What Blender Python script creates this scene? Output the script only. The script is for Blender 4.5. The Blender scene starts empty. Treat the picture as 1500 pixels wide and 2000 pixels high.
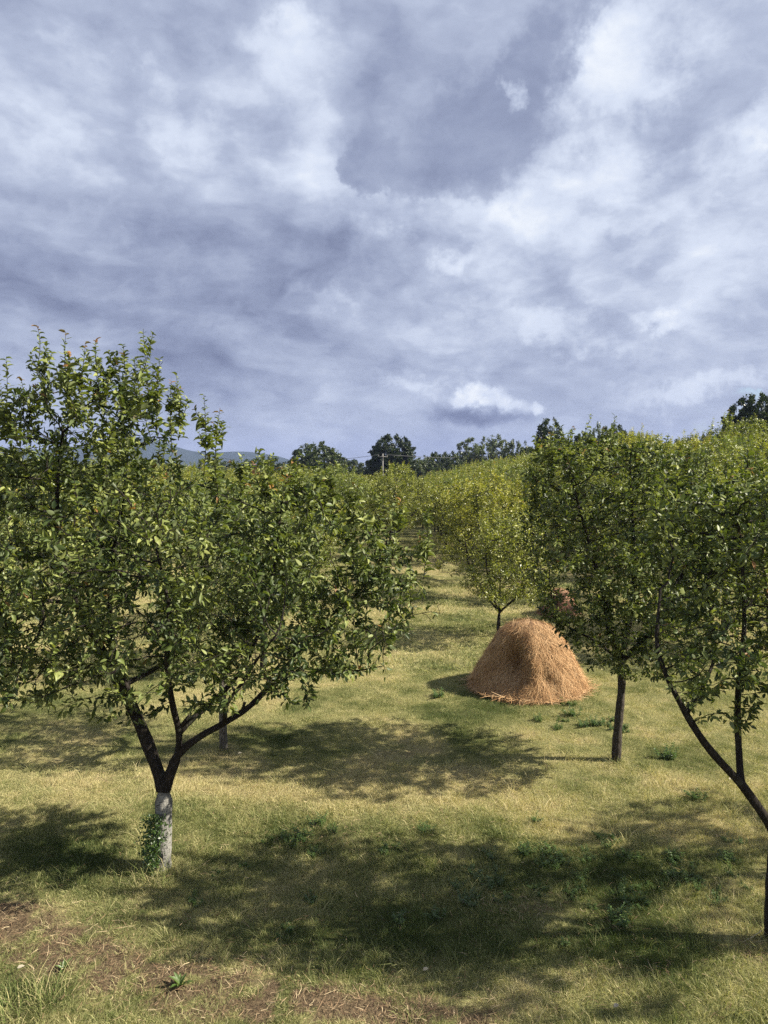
import bpy, math, random
import numpy as np
from mathutils import Vector, Matrix

R = math.radians
scene = bpy.context.scene
COL = scene.collection

# ------------------------------------------------------------------ camera
F = 1450.0                       # focal length in photo pixels (1500 x 2000)
CAM_H = 4.0
PITCH = math.atan(100.0 / F)     # horizon at y = 900
cam_d = bpy.data.cameras.new("camera")
cam_d.sensor_fit = 'VERTICAL'
cam_d.sensor_height = 36.0
cam_d.lens = 36.0 * F / 2000.0
cam_d.clip_end = 20000
cam_d.clip_start = 0.1
cam = bpy.data.objects.new("camera", cam_d)
cam.location = (0, 0, CAM_H)
cam.rotation_euler = (math.pi / 2 - PITCH, 0, 0)
COL.objects.link(cam)
scene.camera = cam

cp, sp = math.cos(PITCH), math.sin(PITCH)


def ray(px, py):
    a, b = (px - 750.0) / F, -(py - 1000.0) / F
    return np.array([a, cp + b * sp, -sp + b * cp])


def G(px, py, z=0.0):
    """photo pixel -> point on the level z"""
    r = ray(px, py)
    t = (z - CAM_H) / r[2]
    return np.array([r[0] * t, r[1] * t, z])


def P(px, py, Y):
    """photo pixel -> point at world depth Y"""
    r = ray(px, py)
    t = Y / r[1]
    return np.array([r[0] * t, Y, CAM_H + r[2] * t])


# ------------------------------------------------------------------ light
SUN_EL = R(38)
SUN_AZ = math.atan2(0.995, -0.06)        # clockwise from +Y
world = bpy.data.worlds.new("World")
scene.world = world
world.use_nodes = True
world.cycles.sampling_method = 'MANUAL'
world.cycles.sample_map_resolution = 512

sun_d = bpy.data.lights.new("sun", 'SUN')
sun_d.energy = 5.0
sun_d.angle = R(0.53)
sun_d.color = (1.0, 0.93, 0.80)
sun = bpy.data.objects.new("sun", sun_d)
sv = Vector((math.sin(SUN_AZ) * math.cos(SUN_EL), math.cos(SUN_AZ) * math.cos(SUN_EL), math.sin(SUN_EL)))
sun.rotation_euler = sv.to_track_quat('Z', 'Y').to_euler()
sun.location = sv * 60
COL.objects.link(sun)

scene.view_settings.view_transform = 'Standard'
scene.view_settings.look = 'None'
scene.view_settings.exposure = 1.3
scene.view_settings.gamma = 1.0
scene.view_settings.use_curve_mapping = False
scene.cycles.max_bounces = 5
scene.cycles.diffuse_bounces = 2
scene.cycles.transparent_max_bounces = 4
scene.cycles.volume_bounces = 0
scene.cycles.use_denoising = False
scene.cycles.denoiser = 'OPENIMAGEDENOISE'
scene.cycles.denoising_input_passes = 'RGB_ALBEDO_NORMAL'


# ------------------------------------------------------------------ node helper
class NB:
    def __init__(s, nt):
        s.nt = nt

    def n(s, typ, ins=None, **kw):
        nd = s.nt.nodes.new(typ)
        for k, v in kw.items():
            setattr(nd, k, v)
        if ins:
            for k, v in ins.items():
                s.set(nd.inputs[k], v)
        return nd

    def set(s, sock, v):
        if isinstance(v, bpy.types.NodeSocket):
            s.nt.links.new(v, sock)
        else:
            sock.default_value = v

    def m(s, op, a, b=None, c=None, clamp=False):
        nd = s.nt.nodes.new('ShaderNodeMath')
        nd.operation = op
        nd.use_clamp = clamp
        s.set(nd.inputs[0], a)
        if b is not None:
            s.set(nd.inputs[1], b)
        if c is not None:
            s.set(nd.inputs[2], c)
        return nd.outputs[0]

    def v(s, op, a, b=None, c=None):
        nd = s.nt.nodes.new('ShaderNodeVectorMath')
        nd.operation = op
        s.set(nd.inputs[0], a)
        if b is not None:
            if op == 'SCALE':
                s.set(nd.inputs['Scale'], b)
            else:
                s.set(nd.inputs[1], b)
        if c is not None:
            s.set(nd.inputs[2], c)
        return nd.outputs[1] if op in ('LENGTH', 'DOT_PRODUCT', 'DISTANCE') else nd.outputs[0]

    def smooth(s, v, a, b, lo=0.0, hi=1.0, kind='SMOOTHSTEP'):
        nd = s.nt.nodes.new('ShaderNodeMapRange')
        nd.interpolation_type = kind
        s.set(nd.inputs[0], v)
        for i, x in enumerate((a, b, lo, hi)):
            s.set(nd.inputs[1 + i], x)
        return nd.outputs[0]

    def noise(s, vec, scale, detail=4, rough=0.55, lac=2.0, dist=0.0, dims='3D', out=0):
        nd = s.nt.nodes.new('ShaderNodeTexNoise')
        nd.noise_dimensions = dims
        if vec is not None:
            s.set(nd.inputs['Vector'], vec)
        for k, x in (('Scale', scale), ('Detail', detail), ('Roughness', rough), ('Lacunarity', lac), ('Distortion', dist)):
            nd.inputs[k].default_value = x
        return nd.outputs[out]

    def ramp(s, fac, stops, interp='LINEAR'):
        nd = s.nt.nodes.new('ShaderNodeValToRGB')
        cr = nd.color_ramp
        cr.interpolation = interp
        while len(cr.elements) < len(stops):
            cr.elements.new(0.5)
        for e, (p, c) in zip(cr.elements, stops):
            e.position = p
            e.color = (*c, 1.0)
        s.set(nd.inputs[0], fac)
        return nd.outputs[0]

    def mix(s, fac, a, b, mode='MIX'):
        nd = s.nt.nodes.new('ShaderNodeMix')
        nd.data_type = 'RGBA'
        nd.blend_type = mode
        s.set(nd.inputs[0], fac)
        for i, x in ((6, a), (7, b)):
            if isinstance(x, tuple) and len(x) == 3:
                x = (*x, 1.0)
            s.set(nd.inputs[i], x)
        return nd.outputs[2]


def lin(r, g, b):
    f = lambda c: (c / 255.0 / 12.92) if c / 255.0 <= 0.04045 else ((c / 255.0 + 0.055) / 1.055) ** 2.4
    return (f(r), f(g), f(b))


# ------------------------------------------------------------------ sky (world, by direction)
def make_sky():
    nt = world.node_tree
    nt.nodes.clear()
    b = NB(nt)
    d = b.n('ShaderNodeTexCoord').outputs['Generated']
    d = b.v('NORMALIZE', d)
    sx = b.n('ShaderNodeSeparateXYZ', {0: d})
    dx, dy, dz = sx.outputs
    az = b.m('ARCTAN2', dx, dy)
    el = b.m('ARCSINE', dz)
    ae = b.n('ShaderNodeCombineXYZ', {0: az, 1: el, 2: 0.0}).outputs[0]
    # cloud-deck projection (perspective towards the horizon)
    den = b.m('ADD', b.m('MAXIMUM', dz, 0.0), 0.32)
    pl = b.n('ShaderNodeCombineXYZ', {0: b.m('DIVIDE', dx, den), 1: b.m('DIVIDE', dy, den), 2: 0.0}).outputs[0]
    w = b.noise(pl, 1.9, 5, 0.6, out=1)
    w = b.v('SUBTRACT', w, (0.5, 0.5, 0.5))
    plw = b.v('MULTIPLY_ADD', w, (0.40, 0.40, 0.0), pl)
    n1 = b.noise(plw, 1.9, 9, 0.52)
    n2 = b.noise(b.v('ADD', plw, (7.3, 2.1, 0.0)), 4.2, 9, 0.52)
    d2 = b.v('MULTIPLY', d, (1.0, 1.0, 1.9))
    w2 = b.v('SUBTRACT', b.noise(d2, 5.0, 5, 0.6, out=1), (0.5, 0.5, 0.5))
    n3 = b.noise(b.v('MULTIPLY_ADD', w2, (0.20, 0.20, 0.20), d2), 4.4, 10, 0.53)
    # relief: the sides of the billows that face the sun are lighter
    n1o = b.noise(b.v('ADD', plw, (0.06, -0.02, 0.0)), 1.9, 9, 0.52)
    n2o = b.noise(b.v('ADD', plw, (7.345, 2.09, 0.0)), 4.2, 9, 0.52)
    p3 = b.v('MULTIPLY_ADD', w2, (0.20, 0.20, 0.20), d2)
    n3o = b.noise(b.v('ADD', p3, (0.04, 0.0, 0.03)), 4.4, 10, 0.53)
    relief = b.m('ADD', b.m('MULTIPLY', b.m('SUBTRACT', n1, n1o), 1.25), b.m('ADD', b.m('MULTIPLY', b.m('SUBTRACT', n2, n2o), 0.16), b.m('MULTIPLY', b.m('SUBTRACT', n3, n3o), 0.55)))
    wa = b.noise(d, 7.0, 6, 0.62, out=1)
    wa = b.v('SUBTRACT', wa, (0.5, 0.5, 0.5))
    aew = b.v('MULTIPLY_ADD', wa, (0.30, 0.24, 0.0), ae)

    def blob(vec, acc, cx, cy, rx, ry, rot, amp):
        r = ray(cx, cy)
        r = r / np.linalg.norm(r)
        a0, e0 = math.atan2(r[0], r[1]), math.asin(r[2])
        k = 1.0 / F * (r @ np.array([0, cp, -sp]))
        mp = b.n('ShaderNodeMapping', {'Vector': vec, 'Location': (a0, e0, 0), 'Rotation': (0, 0, R(rot)),
                                       'Scale': (rx * k / max(math.cos(e0), .3), ry * k, 1)}, vector_type='TEXTURE')
        ln = b.v('LENGTH', mp.outputs[0])
        g = b.smooth(ln, 0.0, 1.0, amp, 0.0)
        return g if acc is None else b.m('ADD', acc, g)

    # broad light and dark in the deck
    tone = None
    for s in [
        (230, 570, 560, 230, -8, -.22), (620, 560, 330, 200, 10, -.10), (150, 380, 380, 170, -20, -.10), (420, 720, 330, 120, 0, -.10),
        (60, 120, 330, 120, -25, .08), (340, 230, 150, 70, -38, .15), (560, 150, 210, 180, 0, .24), (545, 75, 75, 55, 0, .16), (610, 320, 160, 120, 0, .22),
        (240, 100, 110, 90, 0, -.10), (400, 20, 200, 90, 0, -.10),
        (740, 430, 150, 60, -20, .14), (230, 470, 70, 40, -10, .10), (660, 605, 130, 34, 0, .16), (480, 610, 70, 26, 0, .06), (340, 550, 60, 40, 0, .06),
        (1230, 80, 210, 125, 10, .30), (1190, 170, 150, 100, 0, .18), (1180, 325, 140, 95, 0, .26), (1090, 398, 150, 70, 15, .10), (1030, 452, 120, 50, 0, .20),
        (870, 526, 100, 46, 0, .28), (1470, 285, 150, 90, 30, .26), (1330, 420, 270, 80, 18, .14), (1490, 60, 110, 110, 0, .02),
        (1250, 320, 480, 420, 0, .11), (250, 170, 480, 260, 0, .05),
        (1330, 230, 170, 90, 15, -.06), (1300, 610, 55, 35, 0, .22), (1080, 672, 110, 55, 0, .22), (960, 660, 200, 40, 8, .10), (800, 722, 190, 26, 4, .16),
        (1380, 762, 230, 34, 0, .20), (1220, 560, 420, 200, 10, .08), (1420, 520, 240, 90, 15, .08), (1240, 485, 90, 26, 0, -.10),
        (1250, 650, 200, 40, 12, -.08), (900, 600, 150, 30, 5, -.08), (720, 500, 190, 90, 15, -.13), (650, 830, 330, 110, 6, .06),
        (1200, 715, 180, 26, 4, -.10), (1440, 345, 90, 30, 20, -.14),
    ]:
        tone = blob(aew, tone, *s)
    # front dark cloud with a ragged edge
    wf = b.noise(d, 22.0, 5, 0.6, out=1)
    wf = b.v('SUBTRACT', wf, (0.5, 0.5, 0.5))
    aef = b.v('MULTIPLY_ADD', wf, (0.085, 0.085, 0.0), aew)
    dk = None
    for s in [(880, 240, 260, 200, 0, .85), (790, 340, 170, 110, 0, .55), (1010, 160, 200, 190, 40, .6), (1090, 50, 190, 150, 30, .6), (980, 330, 260, 120, 10, .45), (705, 290, 95, 70, 0, .35)]:
        dk = blob(aef, dk, *s)
    hole = blob(aef, None, 972, 172, 40, 44, -30, 1.0)
    dk = b.m('ADD', dk, b.m('MULTIPLY', b.m('SUBTRACT', n2, 0.5), 0.8))
    dk = b.m('ADD', dk, b.m('MULTIPLY', b.m('SUBTRACT', n3, 0.5), 1.1))
    right = b.smooth(az, 0.02, 0.42)
    dkm = b.smooth(dk, b.m('SUBTRACT', 0.26, b.m('MULTIPLY', right, 0.10)), b.m('ADD', 0.60, b.m('MULTIPLY', right, 0.75)), 0.0, 0.9)
    # level
    val = b.m('ADD', 0.475, b.m('MULTIPLY', tone, 1.10))
    det = b.m('MULTIPLY', b.m('SUBTRACT', n1, 0.5), 0.62)
    det = b.m('ADD', det, b.m('MULTIPLY', b.m('SUBTRACT', n2, 0.5), 0.30))
    det = b.m('ADD', det, b.m('MULTIPLY', b.m('SUBTRACT', n3, 0.5), 0.55))
    det = b.m('ADD', det, relief)
    fade = b.smooth(dz, 0.02, 0.22, 0.45, 1.0)
    val = b.m('ADD', val, b.m('MULTIPLY', det, fade))
    dlev = b.m('ADD', 0.265, b.m('MULTIPLY', det, 0.62))
    dlev = b.m('ADD', dlev, b.smooth(dk, 0.3, 1.1, 0.10, -0.04))
    dlev = b.m('ADD', dlev, b.m('MULTIPLY', hole, b.m('MULTIPLY', b.smooth(n2, .42, .6), 0.38)))
    val = b.m('ADD', b.m('MULTIPLY', val, b.m('SUBTRACT', 1.0, dkm)), b.m('MULTIPLY', dlev, dkm))
    # cumulus low over the trees
    cu = None
    wc = b.noise(d, 45.0, 6, 0.6, out=1)
    wc = b.v('SUBTRACT', wc, (0.5, 0.5, 0.5))
    aec = b.v('MULTIPLY_ADD', wc, (0.030, 0.030, 0.0), ae)
    for s in [(920, 768, 62, 40, 0, .9), (965, 775, 62, 40, 0, .8), (1010, 795, 60, 30, 0, .7), (890, 782, 45, 25, 0, .6), (1055, 800, 30, 20, 0, .6)]:
        cu = blob(aec, cu, *s)
    cum = b.smooth(cu, 0.2, 1.0)
    base = blob(aec, None, 930, 815, 150, 26, -2, 1.0)
    val = b.m('SUBTRACT', val, b.m('MULTIPLY', base, 0.55))
    culev = b.m('ADD', 0.92, b.m('MULTIPLY', b.m('SUBTRACT', b.noise(b.v('MULTIPLY_ADD', wc, (.02, .02, .02), d), 42, 5, .6), 0.5), 1.0))
    culev = b.m('SUBTRACT', culev, b.m('MULTIPLY', blob(aec, None, 950, 822, 160, 38, 0, 1.0), 0.45))
    val = b.m('ADD', b.m('MULTIPLY', val, b.m('SUBTRACT', 1.0, cum)), b.m('MULTIPLY', culev, cum))
    val = b.m('SUBTRACT', val, b.m('MULTIPLY', b.m('MAXIMUM', b.m('SUBTRACT', val, 0.72), 0.0), 0.42))
    deck = b.ramp(val, [(0.0, lin(112, 121, 150)), (0.25, lin(143, 153, 180)), (0.5, lin(174, 184, 207)), (0.75, lin(210, 219, 236)), (1.0, lin(250, 253, 254))])
    # clear gaps low on the right show the blue sky
    gap = None
    for s in [(1160, 835, 190, 50, 0, .8), (1440, 800, 100, 34, 0, .8), (1330, 850, 200, 40, 0, .6)]:
        gap = blob(aew, gap, *s)
    gap = b.m('ADD', gap, b.m('MULTIPLY', b.m('SUBTRACT', b.noise(b.v('MULTIPLY', d, (1, 1, 3)), 14, 5, .6), 0.5), 1.3))
    gapm = b.smooth(gap, 0.35, 0.85, 0.0, 0.85)
    sky = b.n('ShaderNodeTexSky', sky_type='NISHITA', sun_disc=False, sun_elevation=SUN_EL, sun_rotation=SUN_AZ, altitude=300)
    blue = b.mix(0.35, sky.outputs[0], tuple(8 * c for c in lin(165, 195, 240)))
    deck10 = b.v('SCALE', deck, 8.1)
    out = b.mix(gapm, deck10, blue)
    bg = b.n('ShaderNodeBackground', {'Color': out, 'Strength': 0.0555})
    o = b.n('ShaderNodeOutputWorld')
    nt.links.new(bg.outputs[0], o.inputs[0])


make_sky()


# ------------------------------------------------------------------ numpy helpers
def hash2(ix, iy, seed):
    h = (ix.astype(np.int64) * 374761393 + iy.astype(np.int64) * 668265263 + seed * 974634777) & 0xFFFFFFFF
    h = ((h ^ (h >> 13)) * 1274126177) & 0xFFFFFFFF
    h = h ^ (h >> 16)
    return (h & 0xFFFFFF) / float(0xFFFFFF)


def vnoise(x, y, seed=0):
    x, y = np.asarray(x, float), np.asarray(y, float)
    ix, iy = np.floor(x), np.floor(y)
    fx, fy = x - ix, y - iy
    fx, fy = fx * fx * (3 - 2 * fx), fy * fy * (3 - 2 * fy)
    a, b_ = hash2(ix, iy, seed), hash2(ix + 1, iy, seed)
    c, d_ = hash2(ix, iy + 1, seed), hash2(ix + 1, iy + 1, seed)
    return (a * (1 - fx) + b_ * fx) * (1 - fy) + (c * (1 - fx) + d_ * fx) * fy


def fbm(x, y, seed=0, oct=4):
    s, a, t = 0, 0.5, 0
    for i in range(oct):
        s = s + a * vnoise(x * 2 ** i + 13.7 * i, y * 2 ** i - 7.1 * i, seed + i)
        t += a
        a *= 0.5
    return s / t


def sstep(a, b, x):
    t = np.clip((np.asarray(x, float) - a) / (b - a), 0, 1)
    return t * t * (3 - 2 * t)


def terrain(x, y):
    x, y = np.asarray(x, float), np.asarray(y, float)
    z = -1.1 * sstep(28, 62, y) - 2.2 * sstep(62, 130, y)
    z = z + 1.0 * sstep(5, 15, x) * sstep(17, 34, y)
    z = z - 38.0 * sstep(120, 1100, y)
    z = z + 0.10 * (fbm(x * .35, y * .35, 3, 3) - .5) + 0.06 * (fbm(x * 1.5, y * 1.5, 9, 3) - .5)
    return z


def mesh_from(name, verts, faces, mats, smooth=False, attrs=None, mat_idx=None):
    """faces: one (n,k) array or a list of such arrays"""
    if not isinstance(faces, list):
        faces = [faces]
    faces = [np.asarray(f, np.int32) for f in faces if len(f)]
    me = bpy.data.meshes.new(name)
    verts = np.asarray(verts, np.float32)
    me.vertices.add(len(verts))
    me.vertices.foreach_set('co', verts.ravel())
    nl = sum(f.size for f in faces)
    npoly = sum(len(f) for f in faces)
    me.loops.add(nl)
    me.loops.foreach_set('vertex_index', np.concatenate([f.ravel() for f in faces]))
    me.polygons.add(npoly)
    tot = np.concatenate([np.full(len(f), f.shape[1], np.int32) for f in faces])
    st = np.concatenate([[0], np.cumsum(tot)[:-1]]).astype(np.int32)
    me.polygons.foreach_set('loop_start', st)
    if smooth:
        me.polygons.foreach_set('use_smooth', np.ones(npoly, bool))
    for m in (mats if isinstance(mats, (list, tuple)) else [mats]):
        me.materials.append(m)
    if mat_idx is not None:
        me.polygons.foreach_set('material_index', np.asarray(mat_idx, np.int32))
    for nm, (dom, arr) in (attrs or {}).items():
        at = me.attributes.new(nm, 'FLOAT', dom)
        at.data.foreach_set('value', np.asarray(arr, np.float32))
    me.update(calc_edges=True)
    me.validate()
    return me


def link(name, me, parent=None, loc=(0, 0, 0)):
    o = bpy.data.objects.new(name, me)
    COL.objects.link(o)
    if parent is not None:
        o.parent = parent
    o.location = loc
    return o


def thing(name, label, cat, loc=(0, 0, 0), group=None, rz=0.0):
    o = bpy.data.objects.new(name, None)
    o.empty_display_size = 0.3
    COL.objects.link(o)
    o.location = loc
    o.rotation_euler = (0, 0, rz)
    tag(o, label, cat, group)
    return o


def tag(o, label=None, cat=None, group=None, kind=None):
    if label:
        o['label'] = label
    if cat:
        o['category'] = cat
    if group:
        o['group'] = group
    if kind:
        o['kind'] = kind
    return o


def nrm(a):
    return a / np.maximum(np.linalg.norm(a, axis=-1, keepdims=True), 1e-9)


# ------------------------------------------------------------------ materials
def new_mat(name):
    m = bpy.data.materials.new(name)
    m.use_nodes = True
    m.node_tree.nodes.clear()
    return m, NB(m.node_tree)


def out(b, sh):
    o = b.n('ShaderNodeOutputMaterial')
    b.nt.links.new(sh, o.inputs[0])


def leaf_material(name, dark, mid, light, tip, back, transl=0.28, rough=0.42, objvar=0.0, gloss=0.5):
    m, b = new_mat(name)
    t = b.n('ShaderNodeAttribute', attribute_name='tint').outputs['Fac']
    col = b.ramp(t, [(0.0, dark), (0.45, mid), (0.90, light), (0.945, light), (0.955, tip), (1.0, tip)])
    if objvar:
        r = b.n('ShaderNodeObjectInfo').outputs['Random']
        col = b.mix(b.m('MULTIPLY', r, objvar), b.mix(1.0, col, (.72, .80, .85), 'MULTIPLY'), b.mix(1.0, col, (1.5, 1.28, 0.85), 'MULTIPLY'))
    geo = b.n('ShaderNodeNewGeometry')
    colf = b.mix(b.m('MULTIPLY', geo.outputs['Backfacing'], 0.75), col, back)
    df = b.n('ShaderNodeBsdfPrincipled', {'Base Color': colf, 'Roughness': rough, 'Specular IOR Level': gloss})
    trc = b.mix(1.0, col, (1.5, 1.6, 0.5), 'MULTIPLY')
    tr = b.n('ShaderNodeBsdfTranslucent', {'Color': trc})
    mx = b.n('ShaderNodeMixShader', {0: transl, 1: df.outputs[0], 2: tr.outputs[0]})
    out(b, mx.outputs[0])
    return m


M = {}
M['leaf'] = leaf_material('plum_leaf', (.024, .040, .011), (.084, .114, .028), (.25, .272, .086), (.24, .125, .045), (.11, .13, .065), transl=.20, rough=.45, gloss=.22)
M['leaf_far'] = leaf_material('plum_leaf_yellow_green', (.070, .092, .018), (.165, .195, .038), (.30, .315, .085), (.24, .17, .05), (.16, .17, .07), objvar=0.85, transl=0.26)
M['leaf_dark'] = leaf_material('dark_tree_leaf', (.014, .026, .010), (.026, .042, .014), (.048, .066, .020), (.06, .08, .025), (.06, .08, .035), transl=0.15, gloss=.3)
M['leaf_mid'] = leaf_material('hedgerow_leaf', (.030, .048, .014), (.050, .072, .020), (.085, .105, .030), (.10, .12, .03), (.09, .11, .05), transl=0.2)
M['leaf_silver'] = leaf_material('willow_leaf', (.055, .075, .045), (.10, .125, .075), (.16, .19, .12), (.18, .2, .12), (.2, .22, .17), transl=0.2)
M['weed'] = leaf_material('weed_leaf', (.036, .070, .016), (.070, .118, .028), (.12, .170, .045), (.16, .2, .05), (.10, .16, .06), transl=0.3)


def bark_material(name, base, dark, white=0.0, wtop=0.86):
    m, b = new_mat(name)
    co = b.n('ShaderNodeTexCoord').outputs['Object']
    n = b.noise(b.v('MULTIPLY', co, (1, 1, .25)), 60, 5, .65)
    n2 = b.noise(co, 9, 4, .6)
    col = b.mix(b.smooth(n, .35, .65), dark, base)
    col = b.mix(b.smooth(n2, .55, .75, 0, .6), col, (.085, .09, .062))
    if white:
        z = b.n('ShaderNodeSeparateXYZ', {0: co}).outputs[2]
        drip = b.noise(b.v('MULTIPLY', co, (1, 1, .15)), 34, 5, .65)
        hh = b.m('ADD', z, b.m('MULTIPLY', b.m('SUBTRACT', drip, .5), .5))
        k = b.smooth(hh, wtop - .10, wtop + .05, 1, 0)
        rings = b.noise(b.v('MULTIPLY', co, (1, 1, 5)), 22, 5, .65)
        k = b.m('MULTIPLY', k, b.smooth(rings, .34, .52, .12, 1.0))
        x = b.n('ShaderNodeSeparateXYZ', {0: co}).outputs[0]
        moss_shade = b.smooth(b.m('ADD', x, b.m('MULTIPLY', b.m('SUBTRACT', n2, .5), .16)), -.045, .0, 0.06, 1)  # left side darker: moss, plus shade away from the sun put into the colour
        k = b.m('MULTIPLY', k, moss_shade)
        col = b.mix(b.m('MULTIPLY', k, white), col, b.mix(n, (.20, .19, .165), (.36, .35, .31)))
    bm_ = b.n('ShaderNodeBump', {'Strength': .9, 'Distance': .03, 'Height': n})
    p = b.n('ShaderNodeBsdfPrincipled', {'Base Color': col, 'Roughness': .9, 'Specular IOR Level': .15, 'Normal': bm_.outputs[0]})
    out(b, p.outputs[0])
    return m


M['bark'] = bark_material('plum_bark', (.042, .034, .028), (.014, .012, .010))
M['bark_white'] = bark_material('whitewashed_bark', (.042, .034, .028), (.014, .012, .010), 1.0)
M['bark_brown'] = bark_material('grey_brown_bark', (.085, .072, .058), (.028, .023, .018))
M['bark_grey'] = bark_material('grey_bark', (.20, .18, .15), (.07, .06, .05))

# ------------------------------------------------------------------ trees
def grow(rng, pos, par, att, step=.10, infl=1.4, kill=.2, iters=90, up=.12, jit=.18):
    pos = [np.asarray(p, float) for p in pos]
    par = list(par)
    att = np.asarray(att, float)
    A = np.array(pos)
    best = np.full(len(att), 1e9)
    bi = np.zeros(len(att), int)

    def upd(idx0):
        nonlocal best, bi
        new = np.array(pos[idx0:])
        for c in range(0, len(new), 256):
            blk = new[c:c + 256]
            d = np.linalg.norm(att[:, None, :] - blk[None], axis=2)
            j = d.argmin(1)
            dm = d[np.arange(len(att)), j]
            k = dm < best
            best[k] = dm[k]
            bi[k] = j[k] + idx0 + c

    upd(0)
    kids = {}
    for i, p in enumerate(par):
        kids.setdefault(p, []).append(i)
    for it in range(iters):
        keep = best > kill
        att, best, bi = att[keep], best[keep], bi[keep]
        if not len(att):
            break
        act = best < infl
        if not act.any():
            act = best < best.min() + .4
        src = bi[act]
        P_ = np.array(pos)
        dirs = nrm(att[act] - P_[src])
        acc = np.zeros((len(pos), 3))
        np.add.at(acc, src, dirs)
        ids = np.unique(src)
        n0 = len(pos)
        for i in ids:
            v = acc[i]
            v = v / (np.linalg.norm(v) + 1e-9) + rng.normal(0, jit, 3) + np.array([0, 0, up])
            q = pos[i] + v / (np.linalg.norm(v) + 1e-9) * step
            if any(np.linalg.norm(pos[c] - q) < step * .35 for c in kids.get(i, [])):
                continue
            kids.setdefault(i, []).append(len(pos))
            par.append(i)
            pos.append(q)
        if len(pos) == n0:
            break
        upd(n0)
    return np.array(pos), np.array(par)


def radii(pos, par, tip=.0035, ex=2.35, forced=None):
    n = len(pos)
    acc = np.zeros(n)
    order = range(n - 1, -1, -1)      # children always come after parents
    r = np.zeros(n)
    for i in order:
        r[i] = max(acc[i], tip ** ex) ** (1 / ex)
        if forced is not None and i < len(forced) and forced[i] is not None:
            r[i] = forced[i]
        if par[i] >= 0:
            acc[par[i]] += r[i] ** ex
    if forced is not None:            # thin what leaves a forced node thicker than it
        for i in range(n):
            if par[i] >= 0 and r[i] > r[par[i]]:
                r[i] = r[par[i]] * .95
    return r


def chains(pos, par, r):
    n = len(pos)
    ch = [[] for _ in range(n)]
    roots = []
    for i in range(n):
        if par[i] >= 0:
            ch[par[i]].append(i)
        else:
            roots.append(i)
    res = []
    stack = [(-1, x) for x in roots]
    while stack:
        p, i = stack.pop()
        c = [p, i] if p >= 0 else [i]
        while ch[i]:
            k = sorted(ch[i], key=lambda j: -r[j])
            for j in k[1:]:
                stack.append((i, j))
            i = k[0]
            c.append(i)
        res.append(c)
    return res


def tube_arrays(pts, rad, sides, base):
    pts = np.asarray(pts, float)
    n = len(pts)
    t = np.zeros_like(pts)
    t[1:-1] = pts[2:] - pts[:-2]
    t[0] = pts[1] - pts[0]
    t[-1] = pts[-1] - pts[-2]
    t = nrm(t)
    u = np.cross(t[0], [0.3, 0.9, 0.1])
    u /= np.linalg.norm(u) + 1e-9
    V = np.zeros((n, sides, 3))
    ang = np.arange(sides) / sides * 2 * math.pi
    for i in range(n):
        u = u - t[i] * (u @ t[i])
        u /= np.linalg.norm(u) + 1e-9
        w = np.cross(t[i], u)
        V[i] = pts[i] + rad[i] * (np.cos(ang)[:, None] * u + np.sin(ang)[:, None] * w)
    a = np.arange(n - 1)[:, None] * sides
    j = np.arange(sides)[None]
    j2 = (np.arange(sides)[None] + 1) % sides
    f = np.stack([a + j, a + j2, a + sides + j2, a + sides + j], -1).reshape(-1, 4) + base
    return V.reshape(-1, 3), f


def tubes(chs, pos, r, name, mat, sides_fn, rough=0.0, rng=None):
    V, Fq, nb = [], [], 0
    for c in chs:
        if len(c) < 2:
            continue
        rr = r[c].copy()
        if len(c) > 1 and rr[0] > rr[1] * 1.6:
            rr[0] = rr[1] * 1.25
        if rough and rng is not None:
            rr = rr * (1 + rng.uniform(-rough, rough, len(rr)))
        rr[-1] *= .6
        v, f = tube_arrays(pos[c], rr, sides_fn(rr.max()), nb)
        V.append(v)
        Fq.append(f)
        nb += len(v)
    if not V:
        return None
    return mesh_from(name, np.concatenate(V), np.concatenate(Fq), mat, smooth=True)


LEAF8_V = np.array([[0, 0, 0], [.30, .42, .10], [.30, -.42, .10], [.33, 0, 0], [.68, .34, .05], [.68, -.34, .05], [.68, 0, -.04], [1, 0, -.13]])
LEAF8_F = np.array([[0, 3, 1], [0, 2, 3], [3, 6, 4], [3, 4, 1], [3, 2, 5], [3, 5, 6], [6, 7, 4], [6, 5, 7]])
LEAF4_V = np.array([[0, 0, 0], [.42, .45, .12], [.42, -.45, .12], [.45, 0, 0], [1, 0, -.12]])
LEAF4_F = np.array([[0, 3, 1], [0, 2, 3], [3, 4, 1], [3, 2, 4]])


def leaf_mesh(name, p, d, nrm_, L, W, tint, mat, hi=True):
    LV, LF = (LEAF8_V, LEAF8_F) if hi else (LEAF4_V, LEAF4_F)
    d = nrm(d)
    s = nrm(np.cross(nrm_, d))
    u = np.cross(d, s)
    n = len(p)
    curl = np.random.default_rng(n).uniform(-.8, 3.0, n)
    V = (p[:, None, :] + d[:, None, :] * (LV[None, :, 0:1] * L[:, None, None])
         + s[:, None, :] * (LV[None, :, 1:2] * W[:, None, None])
         + u[:, None, :] * (LV[None, :, 2:3] * (L * curl)[:, None, None]))
    Fc = (LF[None] + (np.arange(n) * len(LV))[:, None, None]).reshape(-1, 3)
    at = np.repeat(tint, len(LF))
    return mesh_from(name, V.reshape(-1, 3), Fc, mat, attrs={'tint': ('FACE', at)})


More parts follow.
